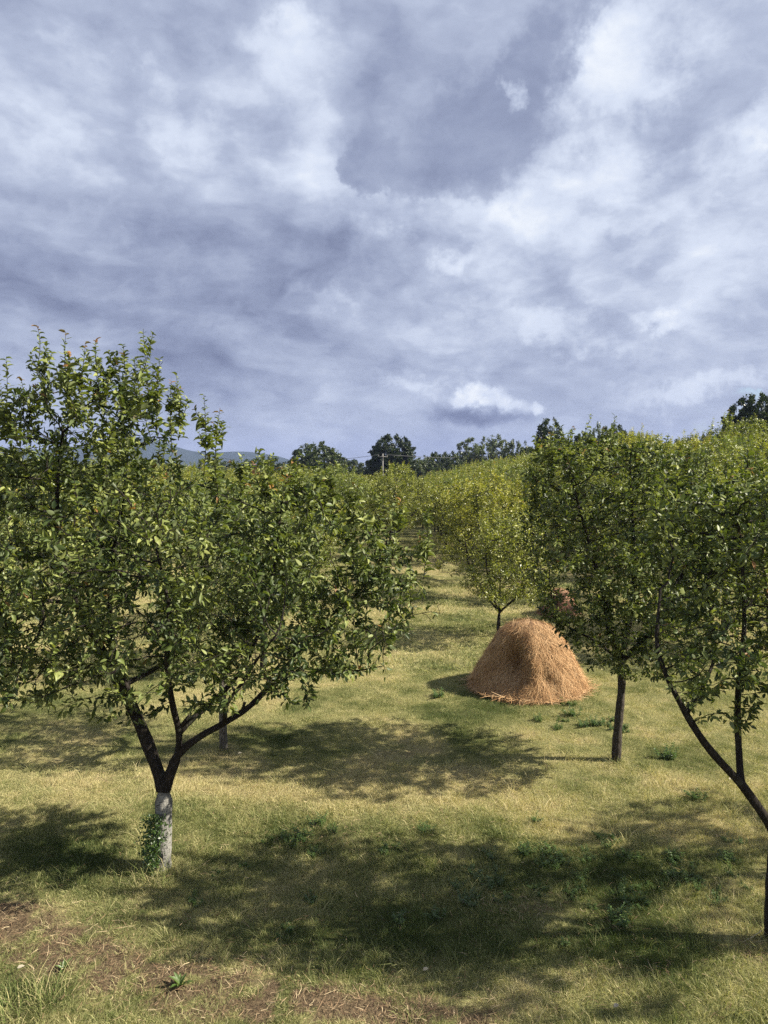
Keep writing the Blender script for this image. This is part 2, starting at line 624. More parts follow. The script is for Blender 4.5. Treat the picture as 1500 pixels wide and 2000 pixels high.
def scatter_leaves(rng, pos, par, r, dens, rmax=.011, spread=.05, size=(.055, .085), tipfrac=.02, shoots=None):
    ids = np.where((r < rmax) & (par >= 0))[0]
    q = pos[ids]
    g2 = vnoise(q[:, 0] * 4.3 + q[:, 2] * 3.1, q[:, 1] * 4.3 - q[:, 2] * 3.7, 15) * .6 + vnoise(q[:, 0] * 1.7 - q[:, 2] * 1.3, q[:, 1] * 1.7 + q[:, 2] * 1.5, 16) * .4
    k = rng.poisson(dens * (.15 + 1.9 * sstep(.28, .72, g2)), len(ids))
    i = np.repeat(ids, k)
    n = len(i)
    t = rng.random(n)[:, None]
    a, c = pos[par[i]], pos[i]
    bd = nrm(c - a)
    p = a * (1 - t) + c * t
    rd = nrm(rng.normal(0, 1, (n, 3)))
    d = nrm(bd * .45 + rd * .95 + np.array([0, 0, -.10]))
    p = p + d * rng.uniform(.005, spread, n)[:, None]
    nn = nrm(np.array([0, 0, 1.0]) * .75 + rng.normal(0, .55, (n, 3)))
    L = rng.uniform(size[0], size[1], n)
    tint = np.clip(rng.normal(.40, .2, n), 0, .92)
    # clumps share a tone
    g = vnoise(p[:, 0] * 3.1 + p[:, 2] * 2.3, p[:, 1] * 3.1 - p[:, 2] * 1.7, 5)
    tint = np.clip(tint + (g - .5) * .75, 0, .92)
    tint[rng.random(n) < tipfrac * .06] = 1.0
    P_, D_, N_, L_, T_ = [p], [d], [nn], [L], [tint]
    if shoots is not None:
        for pts in shoots:
            m = int(len(pts) * 4.0)
            tt = np.linspace(.02, .999, m) * (len(pts) - 1)
            i0 = np.minimum(tt.astype(int), len(pts) - 2)
            fr = (tt - i0)[:, None]
            q = pts[i0] * (1 - fr) + pts[i0 + 1] * fr
            ax = nrm(pts[i0 + 1] - pts[i0])
            ang = np.arange(m) * 2.4 + rng.random() * 6
            side = nrm(np.cross(ax, rng.normal(0, 1, 3)))
            oth = np.cross(ax, side)
            rad = np.cos(ang)[:, None] * side + np.sin(ang)[:, None] * oth
            dd = nrm(rad * 1.15 + ax * rng.uniform(.1, .9, m)[:, None] + rng.normal(0, .25, (m, 3)))
            P_.append(q)
            D_.append(dd)
            N_.append(nrm(ax + rng.normal(0, .35, (m, 3))))
            L_.append(rng.uniform(size[0] * .85, size[1] * 1.3, m) * np.linspace(1.1, .6, m))
            ti = np.clip(rng.normal(.62, .16, m), 0, .92)
            if rng.random() < .22:
                ti[-3:] = .975
            T_.append(ti)
    return [np.concatenate(x) for x in (P_, D_, N_, L_, T_)]


def add_shoots(rng, pos, par, r, count, zmin, length=(.3, .7), lean=.18, step=.07):
    ids = np.where((r < .010) & (pos[:, 2] > zmin))[0]
    if not len(ids):
        return []
    w = (pos[ids, 2] - zmin + .1)
    ids = rng.choice(ids, min(count, len(ids)), replace=False, p=w / w.sum())
    res = []
    for i in ids:
        L = rng.uniform(*length)
        d = nrm(np.array([rng.normal(0, lean), rng.normal(0, lean), 1.0]))
        pts = [pos[i]]
        for k in range(int(L / step)):
            d = nrm(d + rng.normal(0, .07, 3) + np.array([0, 0, .04]))
            pts.append(pts[-1] + d * step)
        if len(pts) > 2:
            res.append(np.array(pts))
    return res


def shoot_tubes(shoots, name, mat):
    V, Fq, nb = [], [], 0
    for s in shoots:
        v, f = tube_arrays(s, np.linspace(.005, .0018, len(s)), 3, nb)
        V.append(v)
        Fq.append(f)
        nb += len(v)
    return V, Fq


def poly_nodes(pts, step=.09):
    """resample a polyline"""
    pts = [np.asarray(p, float) for p in pts]
    o = [pts[0]]
    for a, b_ in zip(pts[:-1], pts[1:]):
        n = max(1, int(np.linalg.norm(b_ - a) / step))
        for k in range(1, n + 1):
            o.append(a + (b_ - a) * k / n)
    o = np.array(o)
    if len(o) > 4:                       # soften the corners
        for _ in range(2):
            o[1:-1] = (o[:-2] + 2 * o[1:-1] + o[2:]) / 4
    return o


class Skel:
    """hand-set trunk and limbs in local coordinates, each with its radius along it"""
    def __init__(s):
        s.pos, s.par, s.rad, s.grp = [], [], [], []

    def add(s, pts, r0, r1, grp, parent=None, step=.09):
        p = poly_nodes(pts, step)
        first = True
        k0 = len(s.pos)
        for i, q in enumerate(p):
            if parent is not None and i == 0:
                continue
            s.pos.append(q)
            s.par.append((parent if parent is not None else -1) if first else len(s.pos) - 2)
            first = False
            f = i / max(1, len(p) - 1)
            s.rad.append(r0 + (r1 - r0) * f)
            s.grp.append(grp)
        return len(s.pos) - 1

    def near(s, p):
        return int(np.argmin(np.linalg.norm(np.array(s.pos) - p, axis=1)))


def ellipsoid_points(rng, blobs, n):
    """blobs: (center, radii) -> points evenly through the union"""
    vol = np.array([np.prod(b_[1]) for b_ in blobs])
    k = rng.choice(len(blobs), n, p=vol / vol.sum())
    d = nrm(rng.normal(0, 1, (n, 3))) * (rng.random(n)[:, None] ** (1 / 2.6))
    c = np.array([b_[0] for b_ in blobs])[k]
    r = np.array([b_[1] for b_ in blobs])[k]
    return c + d * r


def make_hero_tree(name, label, group, base, skel, blobs, natt, dens, seed, bark, bark_trunk, leaf_mat, grow_kw=None, shoots=(40, 2.6, (.3, .7)), size=(.055, .085), hi=True, tipfrac=.03, extra_shoots=None):
    rng = np.random.default_rng(seed)
    root = thing(name, label, 'tree', tuple(base), group)
    att = ellipsoid_points(rng, blobs, natt)
    pos, par = grow(rng, skel.pos, skel.par, att, **(grow_kw or {}))
    r = radii(pos, par, forced=skel.rad)
    grp = list(skel.grp)
    for i in range(len(grp), len(pos)):
        grp.append(grp[par[i]])
    chs = chains(pos, par, r)
    by = {}
    for c in chs:
        k = c[1] if len(c) > 1 else c[0]
        # cut the trunk chain where it runs on into a limb
        cur = [c[0]]
        for a_ in c[1:]:
            if grp[a_] != grp[cur[-1]] and len(cur) > 1:
                by.setdefault(grp[cur[-1]], []).append(cur)
                cur = [cur[-1], a_]
            else:
                cur.append(a_)
        by.setdefault(grp[cur[-1]], []).append(cur)
    sd = lambda x: 10 if x > .04 else 7 if x > .015 else 5 if x > .007 else 3
    sh = add_shoots(rng, pos, par, r, *shoots) if shoots else []
    if extra_shoots:
        sh += extra_shoots
        for e in extra_shoots:
            for _ in range(rng.integers(3, 7)):
                k = rng.integers(0, max(1, int(len(e) * .75)))
                an = rng.random() * 6.283
                d = nrm(np.array([math.cos(an) * .75, math.sin(an) * .75, 1.0]))
                pts = [e[k]]
                for _q in range(rng.integers(2, 6)):
                    d = nrm(d + np.array([0, 0, .12]) + rng.normal(0, .06, 3))
                    pts.append(pts[-1] + d * .055)
                sh.append(np.array(pts))
    for g in sorted(by):
        me = tubes(by[g], pos, r, 'trunk' if g == 0 else 'limb', bark_trunk if g == 0 else bark, sd, .09, rng)
        if me:
            link('trunk' if g == 0 else 'limb', me, root)
    if sh:
        V, Fq = shoot_tubes(sh, 'shoots', bark)
        tag(link('shoots', mesh_from('shoots', np.concatenate(V), np.concatenate(Fq), bark, True), root), kind='stuff')
    p, d, nn, L, T = scatter_leaves(rng, pos, par, r, dens, size=size, tipfrac=tipfrac, shoots=sh)
    W = L * rng.uniform(.42, .60, len(L))
    link('crown', leaf_mesh('crown', p, d, nn, L, W, T, leaf_mat, hi), root)
    print(name, 'nodes', len(pos), 'leaves', len(p))
    return root


def local_blobs(base, Y, spec):
    o = []
    for px, py, rx, rz, dy, ry in spec:
        k = Y / F / 0.995
        c = P(px, py, Y + dy)
        o.append((c - np.array(base), np.array([rx * k, ry, rz * k])))
    return o


ROWS = 'plum trees standing in the orchard rows'


def on_ground(px, py):
    g = G(px, py)
    g[2] = float(terrain(g[0], g[1]))
    return g


# --- tree A: big forked plum with the whitewashed trunk
def tree_A():
    base = on_ground(314, 1695)
    Y = base[1]
    q = lambda px, py, dy=0.0: P(px, py, Y + dy) - base
    s = Skel()
    a = s.add([np.array([0, 0, -.08]), q(318, 1640), q(320, 1590), q(320, 1540)], .092, .078, 0)
    s.rad[0:3] = [.115, .10, .09][:3]
    l1 = s.add([s.pos[a], q(303, 1490), q(280, 1430, .05), q(258, 1380, .08), q(240, 1338, .1)], .062, .056, 1, a)
    l1b = s.add([s.pos[l1], q(200, 1270, .1), q(150, 1180, .1), q(120, 1080, .15), q(110, 960, .2), q(120, 860, .2)], .045, .012, 1, l1)
    s.add([s.pos[l1], q(300, 1310, .3), q(345, 1270, .6), q(380, 1180, .8)], .030, .010, 1, l1)
    s.add([s.pos[l1], q(215, 1250, .5), q(215, 1120, .8), q(240, 980, .9), q(255, 830, .9)], .036, .010, 1, l1)
    i = s.near(q(150, 1180, .1))
    s.add([s.pos[i], q(60, 1170, -.2), q(-60, 1130, -.4)], .022, .008, 1, i)
    r1 = s.add([s.pos[a], q(335, 1505, -.02), q(348, 1470, -.05)], .060, .054, 2, a)
    r2 = s.add([s.pos[r1], q(352, 1430, -.1), q(338, 1385, -.2), q(325, 1300, -.4), q(330, 1180, -.6), q(300, 1050, -.6)], .034, .010, 2, r1)
    i = s.near(q(352, 1430, -.1))
    r3 = s.add([s.pos[i], q(378, 1400, -.05), q(430, 1360, .1), q(480, 1300, .2), q(520, 1200, .3), q(540, 1080, .3), q(550, 980, .3)], .030, .009, 3, i)
    r4 = s.add([s.pos[r1], q(385, 1440, -.05), q(440, 1412, 0), q(490, 1380, .1), q(540, 1325, .2), q(590, 1265, .3), q(670, 1190, .4), q(740, 1110, .4)], .036, .007, 4, r1)
    i = s.near(q(440, 1412, 0))
    s.add([s.pos[i], q(440, 1375, -.3), q(470, 1340, -.5), q(500, 1290, -.7), q(540, 1240, -.9)], .024, .008, 4, i)
    i = s.near(q(560, 1300, .2))
    s.add([s.pos[i], q(610, 1310, .1), q(650, 1308, 0), q(700, 1312, -.1), q(750, 1300, -.1)], .014, .006, 4, i)
    bl = local_blobs(base, Y, [
        (130, 860, 150, 170, .2, .9), (240, 900, 120, 170, .3, .9), (30, 960, 150, 150, .1, 1.1), (60, 1100, 220, 200, 0, 1.5), (250, 1080, 220, 200, 0, 1.5),
        (440, 1080, 190, 170, 0, 1.4), (620, 1080, 150, 150, .1, 1.1), (720, 1140, 125, 140, .3, .8), (-60, 1200, 220, 150, 0, 1.3), (100, 1260, 190, 110, -.2, 1.3),
        (330, 1240, 200, 100, -.2, 1.4), (560, 1240, 160, 85, .1, 1.1), (690, 1250, 120, 70, .1, .75), (820, 1180, 65, 62, .0, .4), (745, 1310, 45, 25, -.1, .25), (530, 1330, 80, 45, -.1, .5), (620, 1310, 70, 30, 0, .4), (385, 1390, 40, 16, -.4, .3), (330, 1440, 22, 28, -.2, .15), (570, 1335, 85, 48, -.6, .38), (640, 1295, 75, 48, -.6, .38), (705, 1235, 75, 60, -.55, .36), (200, 1395, 60, 22, -.4, .3), (140, 1345, 90, 40, -.4, .5), (420, 1340, 110, 40, -.5, .7),
        (600, 1400, 40, 14, -.4, .15), (70, 1340, 90, 45, -.3, .5),
    ])
    rng = np.random.default_rng(77)
    ex = []
    for px, py, top, lean in [(285, 800, 645, .0), (130, 790, 650, .03), (190, 800, 665, .02), (95, 790, 668, -.05), (15, 860, 700, -.08), (240, 820, 690, .05), (330, 880, 745, .08),
                              (345, 860, 735, .02), (395, 930, 772, .04), (420, 950, 800, .10), (160, 770, 672, .0), (60, 850, 740, -.1), (215, 780, 690, .08), (310, 840, 700, .0), (270, 820, 700, -.04),
                              (470, 1000, 890, .05), (520, 1000, 900, .0), (560, 1000, 900, .06), (620, 1010, 900, .05), (650, 1010, 905, .05), (690, 1040, 935, .05), (770, 1090, 980, .08), (830, 1130, 990, .02), (590, 1000, 915, .0), (735, 1060, 965, .04)]:
        dy = rng.uniform(-.5, .6)
        p0, p1 = q(px, py, dy), q(px + lean * 120, top, dy + rng.uniform(-.1, .1))
        t = np.linspace(0, 1, max(5, int(np.linalg.norm(p1 - p0) / .055)))[:, None]
        pts = p0 * (1 - t) + p1 * t
        pts += np.sin(t * 3 + rng.random() * 6) * np.array([[.02, .02, 0]])
        ex.append(pts)
    tree = make_hero_tree('plum_tree', 'large forked plum tree with a whitewashed trunk wrapped in creeper at its foot', ROWS,
                          base, s, bl, 7500, 5.2, 11, M['bark'], M['bark_white'], M['leaf'],
                          dict(step=.09, infl=1.6, kill=.15, iters=90, up=.10, jit=.24), (150, 1.9, (.2, .5)), (.052, .088), True, .05, ex)
    for (x0, y0), (x1, y1), r0, dy in [((242, 1352), (228, 1322), .058, .1), ((262, 1392), (246, 1393), .026, .02), ((352, 1420), (370, 1398), .018, -.12), ((470, 1396), (478, 1372), .016, .05)]:
        a, e = q(x0, y0, dy), q(x1, y1, dy - .02)
        v, f = tube_arrays(np.array([a, a * .4 + e * .6, e, e + (e - a) * .04]), np.array([r0, r0 * .95, r0 * .92, r0 * .5]), 9, 0)
        cap = (np.arange(9) + 27)[None]
        link('cut_stub', mesh_from('cut_stub', v, [f, cap], M['bark']), tree)
    return tree


# --- tree B: dark leaning plum cut by the picture's edge
def tree_B():
    base = on_ground(1508, 1842)
    Y = base[1]
    q = lambda px, py, dy=0.0: P(px, py, Y + dy) - base
    s = Skel()
    a = s.add([np.array([0, 0, -.08]), q(1508, 1780), q(1510, 1700), q(1516, 1630)], .060, .050, 0)
    l1 = s.add([s.pos[a], q(1490, 1588), q(1468, 1558), q(1447, 1530)], .042, .036, 1, a)
    l2 = s.add([s.pos[l1], q(1410, 1492, -.05), q(1375, 1452, -.1), q(1340, 1395, -.1), q(1305, 1330, -.1), q(1280, 1265, 0), q(1290, 1150, .1)], .036, .010, 1, l1)
    l3 = s.add([s.pos[l1], q(1444, 1480, .1), q(1440, 1410, .15), q(1442, 1330, .15), q(1455, 1230, .2), q(1450, 1100, .2), q(1440, 1000, .2)], .032, .010, 2, l1)
    s.add([s.pos[a], q(1535, 1560, .1), q(1570, 1450, .2), q(1600, 1330, .2), q(1640, 1180, .2), q(1650, 1050, .2)], .042, .010, 3, a)
    i = s.near(q(1570, 1450, .2))
    s.add([s.pos[i], q(1640, 1400, -.2), q(1720, 1300, -.3), q(1760, 1180, -.3)], .030, .009, 3, i)
    i = s.near(q(1340, 1395, -.1))
    s.add([s.pos[i], q(1370, 1350, .3), q(1400, 1280, .5), q(1380, 1150, .6)], .018, .008, 1, i)
    bl = local_blobs(base, Y, [
        (1330, 1020, 90, 95, .4, .8), (1390, 1080, 110, 140, .4, .9), (1480, 1020, 120, 130, .4, 1.0), (1600, 1030, 150, 150, .5, 1.2), (1360, 1230, 90, 100, .2, .9), (1470, 1250, 110, 100, .2, 1.0), (1600, 1220, 150, 130, .4, 1.3),
        (1720, 1180, 150, 150, .4, 1.3), (1310, 1310, 50, 45, -.1, .4), (1440, 1370, 60, 40, 0, .4), (1560, 1370, 90, 60, 0, .6),
    ])
    return make_hero_tree('plum_tree', 'dark slender plum tree leaning in at the edge beside the shaded weeds', ROWS,
                          base, s, bl, 5000, 5.6, 23, M['bark'], M['bark'], M['leaf'],
                          dict(step=.09, infl=1.5, kill=.135, iters=90, up=.10, jit=.24), (90, 2.0, (.2, .5)), (.050, .080), True, .02)


# --- tree D: straight grey trunk right of the haystack
def tree_D():
    base = on_ground(1203, 1485)
    Y = base[1]
    q = lambda px, py, dy=0.0: P(px, py, Y + dy) - base
    s = Skel()
    a = s.add([np.array([0, 0, -.08]), q(1206, 1430), q(1210, 1390), q(1215, 1335), q(1214, 1290)], .064, .045, 0)
    s.add([s.pos[a], q(1190, 1240, -.1), q(1180, 1160, -.1), q(1150, 1060, -.1), q(1120, 950, -.1)], .045, .010, 1, a)
    s.add([s.pos[a], q(1230, 1210, .2), q(1240, 1100, .3), q(1235, 1000, .3), q(1230, 900, .3)], .045, .010, 2, a)
    s.add([s.pos[a], q(1260, 1250, -.2), q(1310, 1190, -.3), q(1350, 1080, -.3), q(1370, 980, -.3)], .042, .010, 3, a)
    i = a
    s.add([s.pos[i], q(1160, 1250, .1), q(1110, 1225, .1), q(1065, 1195, .1)], .024, .007, 1, i)
    bl = local_blobs(base, Y, [
        (1100, 960, 90, 105, 0, 1.0), (1070, 1060, 70, 90, 0, .9), (1200, 940, 120, 95, 0, 1.2), (1330, 980, 120, 110, 0, 1.2), (1120, 1120, 100, 110, 0, 1.3), (1230, 1110, 130, 130, 0, 1.6),
        (1350, 1140, 110, 120, 0, 1.4), (1170, 1240, 90, 60, -.1, 1.0), (1270, 1260, 90, 60, -.1, 1.0), (1075, 1200, 40, 25, .1, .3), (1210, 1310, 70, 22, -.2, .5),
    ])
    rng = np.random.default_rng(5)
    ex = []
    for px, py, top, lean in [(1050, 960, 860, -.06), (1045, 1000, 895, -.05), (1080, 930, 848, -.02), (1110, 920, 845, .0), (1150, 920, 850, .02), (1195, 910, 835, .0), (1240, 920, 850, .03), (1290, 930, 868, .0), (1340, 940, 875, .04), (1175, 910, 845, .03), (1065, 940, 870, -.04)]:
        dy = rng.uniform(-.4, .5)
        p0, p1 = q(px, py, dy), q(px + lean * 100, top, dy)
        t = np.linspace(0, 1, max(5, int(np.linalg.norm(p1 - p0) / .055)))[:, None]
        ex.append(p0 * (1 - t) + p1 * t + np.sin(t * 3 + rng.random() * 6) * np.array([[.02, .02, 0]]))
    return make_hero_tree('plum_tree', 'plum tree with a slim straight brown trunk standing right of the haystack', ROWS,
                          base, s, bl, 6500, 5.4, 31, M['bark'], M['bark_brown'], M['leaf'],
                          dict(step=.09, infl=1.6, kill=.14, iters=90, up=.12, jit=.24), (130, 2.4, (.2, .5)), (.050, .080), True, .03, ex)


def generic_tree_data(seed, h, rad, trunk_h, natt, dens, leaf_mat, size=(.06, .10), hi=False, trunk_r=.06, bark='bark', shoots=90, forks=3, core=.0, kill=.19):
    """meshes (trunk, branches, crown) for one orchard tree, local coordinates"""
    rng = np.random.default_rng(seed)
    s = Skel()
    a = s.add([np.array([0, 0, -.1]), np.array([rng.normal(0, .02), rng.normal(0, .02), trunk_h * .5]), np.array([rng.normal(0, .04), rng.normal(0, .04), trunk_h])], trunk_r * 1.15, trunk_r * .9, 0, step=.12)
    a0 = rng.random() * 6.28
    for k in range(forks):
        an = a0 + k * 6.28 / forks + rng.normal(0, .25)
        o = np.array([math.cos(an), math.sin(an), 0])
        z = trunk_h
        s.add([s.pos[a], s.pos[a] + o * rad * .28 + np.array([0, 0, (h - z) * .16]), s.pos[a] + o * rad * .55 + np.array([0, 0, (h - z) * .42]), s.pos[a] + o * rad * .62 + np.array([0, 0, (h - z) * .7])],
              trunk_r * .62, .012, 1, a, .12)
    bl = []
    zc = trunk_h + (h - trunk_h) * .48
    for k in range(11):
        an = rng.random() * 6.28
        rr = rad * rng.uniform(.25, .68)
        zz = zc + rng.uniform(-.34, .36) * (h - trunk_h)
        bl.append((np.array([math.cos(an) * rr, math.sin(an) * rr, zz]), np.array([rad * .42, rad * .42, (h - trunk_h) * .22]) * rng.uniform(.75, 1.2)))
    if core:
        bl = [(b_[0], b_[1] * .72) for b_ in bl]
        bl.append((np.array([0, 0, zc]), np.array([rad * core, rad * core, (h - trunk_h) * .52])))
    else:
        bl.append((np.array([0, 0, zc]), np.array([rad * .6, rad * .6, (h - trunk_h) * .36])))
    att = ellipsoid_points(rng, bl, natt)
    pos, par = grow(rng, s.pos, s.par, att, step=.13, infl=1.6, kill=kill, iters=60, up=.13, jit=.22)
    r = radii(pos, par, tip=.0045, forced=s.rad)
    chs = chains(pos, par, r)
    nt = a + 1
    tr, br = [], []
    for c in chs:
        k = [i for i in c if i < nt]
        rest = [i for i in c if i >= nt]
        if len(k) > 1:
            tr.append(k)
        if rest:
            br.append(([k[-1]] if k else []) + rest if c[0] < nt or not k else rest)
    sd = lambda x: 8 if x > .03 else 5 if x > .012 else 3
    sh = add_shoots(rng, pos, par, r, shoots, trunk_h + (h - trunk_h) * .45, (.2, .5), .2, .08)
    mt = tubes(tr, pos, r, 'trunk', M[bark], sd)
    mb = tubes(br, pos, r, 'branches', M['bark'], sd)
    p, d, nn, L, T = scatter_leaves(rng, pos, par, r, dens, rmax=.014, spread=.08, size=size, tipfrac=.03, shoots=sh)
    W = L * rng.uniform(.42, .60, len(L))
    mc = leaf_mesh('crown', p, d, nn, L, W, T, leaf_mat, hi)
    print('variant', seed, len(pos), len(p))
    return [('trunk', mt), ('branches', mb), ('crown', mc)]


def extent(data):
    """height and mean crown radius of a tree's meshes"""
    co = np.empty(len(data[-1][1].vertices) * 3, np.float32)
    data[-1][1].vertices.foreach_get('co', co)
    co = co.reshape(-1, 3)
    return float(np.percentile(co[:, 2], 99.7)), float(np.percentile(np.hypot(co[:, 0], co[:, 1]), 98.5))


def proto(name, label, cat, group, data):
    root = thing(name, label, cat, (0, 0, 0), group)
    for nm, me in data:
        link(nm, me, root)
    return root


def copy_tree(root, label, loc, rz, sc):
    c = root.copy()
    COL.objects.link(c)
    c.location = loc
    c.rotation_euler = (0, 0, rz)
    c.scale = (sc, sc, sc) if not isinstance(sc, tuple) else sc
    c['label'] = label
    for ch in list(root.children):
        k = ch.copy()
        COL.objects.link(k)
        k.parent = c
    return c


# ------------------------------------------------------------------ ground
def soft(px, py, rx, ry):
    """an elliptical patch given in photo pixels, as a function of ground x, y"""
    c = G(px, py)
    ex = abs(G(px + rx, py)[0] - c[0])
    ey = abs(G(px, py - ry)[1] - G(px, py + ry)[1]) / 2
    return lambda x, y: np.exp(-(((x - c[0]) / ex) ** 2 + ((y - c[1]) / ey) ** 2) * 1.2)


SOIL = [soft(60, 1850, 190, 55), soft(330, 1905, 260, 55), soft(600, 1965, 320, 50), soft(20, 1790, 90, 30), soft(850, 1985, 150, 28)]
BARE = [soft(1030, 1778, 90, 30), soft(1190, 1825, 110, 30), soft(1470, 1860, 60, 30), soft(1230, 1900, 130, 18), soft(640, 1640, 120, 28), soft(780, 1470, 130, 22), soft(230, 1525, 110, 8)]
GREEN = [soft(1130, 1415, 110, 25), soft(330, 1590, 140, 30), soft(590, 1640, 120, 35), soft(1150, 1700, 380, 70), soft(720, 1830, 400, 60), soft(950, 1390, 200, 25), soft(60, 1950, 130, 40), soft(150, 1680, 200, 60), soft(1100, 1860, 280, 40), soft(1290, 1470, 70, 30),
         soft(520, 1440, 80, 30)]
DRY = [soft(150, 1530, 260, 45), soft(520, 1555, 220, 30), soft(640, 1860, 120, 25), soft(900, 1540, 300, 40), soft(1350, 1630, 180, 35), soft(700, 1300, 150, 30), soft(850, 1110, 100, 30), soft(1400, 1540, 120, 40)]


def masks(x, y):
    x, y = np.asarray(x, float), np.asarray(y, float)
    n = fbm(x * .9, y * .9, 21, 4)
    n2 = fbm(x * 2.7, y * 2.7, 41, 4)
    soil = np.clip(sum(f(x, y) for f in SOIL), 0, 1) * 1.1 + .5 * sum(f(x, y) for f in BARE)
    soil = np.clip(soil * sstep(.31, .55, n2 * .25 + fbm(x * 8, y * 8, 47, 2) * .30 + fbm(x * 24, y * 24, 48, 2) * .45), 0, 1) * .85
    green = sum(f(x, y) for f in GREEN)
    dry = sum(f(x, y) for f in DRY)
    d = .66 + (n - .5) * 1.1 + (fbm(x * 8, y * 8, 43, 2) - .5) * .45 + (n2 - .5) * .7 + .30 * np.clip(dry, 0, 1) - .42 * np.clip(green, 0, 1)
    d = d - .10 * (1 - sstep(6.8, 8.5, y))
    return np.clip(d, 0, 1), soil


def axis(lo, hi, step, far_lo, far_hi, k=1.28):
    c = list(np.arange(lo, hi + 1e-6, step))
    s, v = step, hi
    while v < far_hi:
        s *= k
        v += s
        c.append(v)
    s, v = step, lo
    pre = []
    while v > far_lo:
        s *= k
        v -= s
        pre.append(v)
    return np.clip(np.array(pre[::-1] + c), far_lo, far_hi)


def make_ground():
    xs = axis(-9, 10, .11, -1900, 1900)
    ys = axis(3.5, 26, .11, -300, 2700)
    X, Y = np.meshgrid(xs, ys)
    Z = terrain(X, Y)
    Z = Z - .025 * (fbm(X * 5, Y * 5, 60, 2) - .5) * (Y < 40)
    V = np.stack([X, Y, Z], -1).reshape(-1, 3)
    nx, ny = len(xs), len(ys)
    i = np.arange(nx * ny).reshape(ny, nx)
    Fq = np.stack([i[:-1, :-1], i[:-1, 1:], i[1:, 1:], i[1:, :-1]], -1).reshape(-1, 4)
    d, s = masks(X.ravel(), Y.ravel())
    m, b = new_mat('meadow_ground')
    co = b.n('ShaderNodeNewGeometry').outputs['Position']
    dry = b.n('ShaderNodeAttribute', attribute_name='dry').outputs['Fac']
    soil = b.n('ShaderNodeAttribute', attribute_name='soil').outputs['Fac']
    n = b.noise(co, 3.0, 6, .65)
    nf = b.noise(co, 45.0, 5, .7)
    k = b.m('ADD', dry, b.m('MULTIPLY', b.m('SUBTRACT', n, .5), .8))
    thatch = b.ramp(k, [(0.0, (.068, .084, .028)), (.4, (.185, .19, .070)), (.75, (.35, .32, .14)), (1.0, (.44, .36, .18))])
    thatch = b.mix(b.smooth(nf, .35, .65, .1, .75), thatch, (.045, .042, .018))
    earth = b.mix(b.smooth(nf, .35, .65), (.066, .048, .030), (.16, .118, .070))
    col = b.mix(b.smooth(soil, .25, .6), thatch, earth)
    bp = b.n('ShaderNodeBump', {'Strength': .9, 'Distance': .03, 'Height': nf})
    p = b.n('ShaderNodeBsdfPrincipled', {'Base Color': col, 'Roughness': 1.0, 'Specular IOR Level': .05, 'Normal': bp.outputs[0]})
    out(b, p.outputs[0])
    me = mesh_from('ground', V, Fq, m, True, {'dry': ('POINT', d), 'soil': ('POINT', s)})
    o = link('ground', me)
    tag(o, kind='structure')


make_ground()


# ------------------------------------------------------------------ grass
def grass_material():
    m, b = new_mat('grass_blade')
    dry = b.n('ShaderNodeAttribute', attribute_name='dry', attribute_type='INSTANCER').outputs['Fac']
    rnd = b.n('ShaderNodeObjectInfo').outputs['Random']
    bl = b.n('ShaderNodeAttribute', attribute_name='tint').outputs['Fac']
    k = b.m('ADD', dry, b.m('ADD', b.m('MULTIPLY', b.m('SUBTRACT', bl, .5), .75), b.m('MULTIPLY', b.m('SUBTRACT', rnd, .5), .42)))
    col = b.ramp(k, [(0.0, (.060, .092, .024)), (.35, (.185, .205, .072)), (.65, (.385, .375, .165)), (1.0, (.55, .47, .255))])
    df = b.n('ShaderNodeBsdfPrincipled', {'Base Color': col, 'Roughness': .7, 'Specular IOR Level': .2})
    tr = b.n('ShaderNodeBsdfTranslucent', {'Color': b.mix(1.0, col, (1.2, 1.25, .7), 'MULTIPLY')})
    mx = b.n('ShaderNodeMixShader', {0: .25, 1: df.outputs[0], 2: tr.outputs[0]})
    out(b, mx.outputs[0])
    return m


M['grass'] = grass_material()


def tuft_mesh(name, seed, n, spread, h, lean, width, mat):
    rng = np.random.default_rng(seed)
    p = np.zeros((n, 3))
    an, rr = rng.random(n) * 6.283, np.sqrt(rng.random(n)) * spread
    p[:, 0], p[:, 1] = np.cos(an) * rr, np.sin(an) * rr
    p[:, 2] = -.012
    H = h * rng.uniform(.45, 1.15, n)
    d = nrm(np.stack([np.cos(an) * .35 + rng.normal(0, .45, n) + lean, np.sin(an) * .35 + rng.normal(0, .45, n), np.full(n, 1.0)], -1))
    side = nrm(np.cross(d, nrm(rng.normal(0, 1, (n, 3)))))
    bend = d * 1.0 + nrm(np.stack([d[:, 0], d[:, 1], np.zeros(n)], -1)) * rng.uniform(.1, .8, n)[:, None] + np.array([0, 0, -.25])
    bend = nrm(bend)
    w = width * rng.uniform(.6, 1.3, n)
    m1 = p + d * (H * .55)[:, None]
    m2 = m1 + bend * (H * .5)[:, None]
    V = np.stack([p - side * w[:, None], p + side * w[:, None], m1 - side * (w * .8)[:, None], m1 + side * (w * .8)[:, None], m2], 1).reshape(-1, 3)
    b0 = np.arange(n) * 5
    q = np.stack([b0, b0 + 1, b0 + 3, b0 + 2], -1)
    t = np.stack([b0 + 2, b0 + 3, b0 + 4], -1)
    ti = rng.random(n)
    return mesh_from(name, V, [q, t], mat, attrs={'tint': ('FACE', np.concatenate([ti, ti]))})


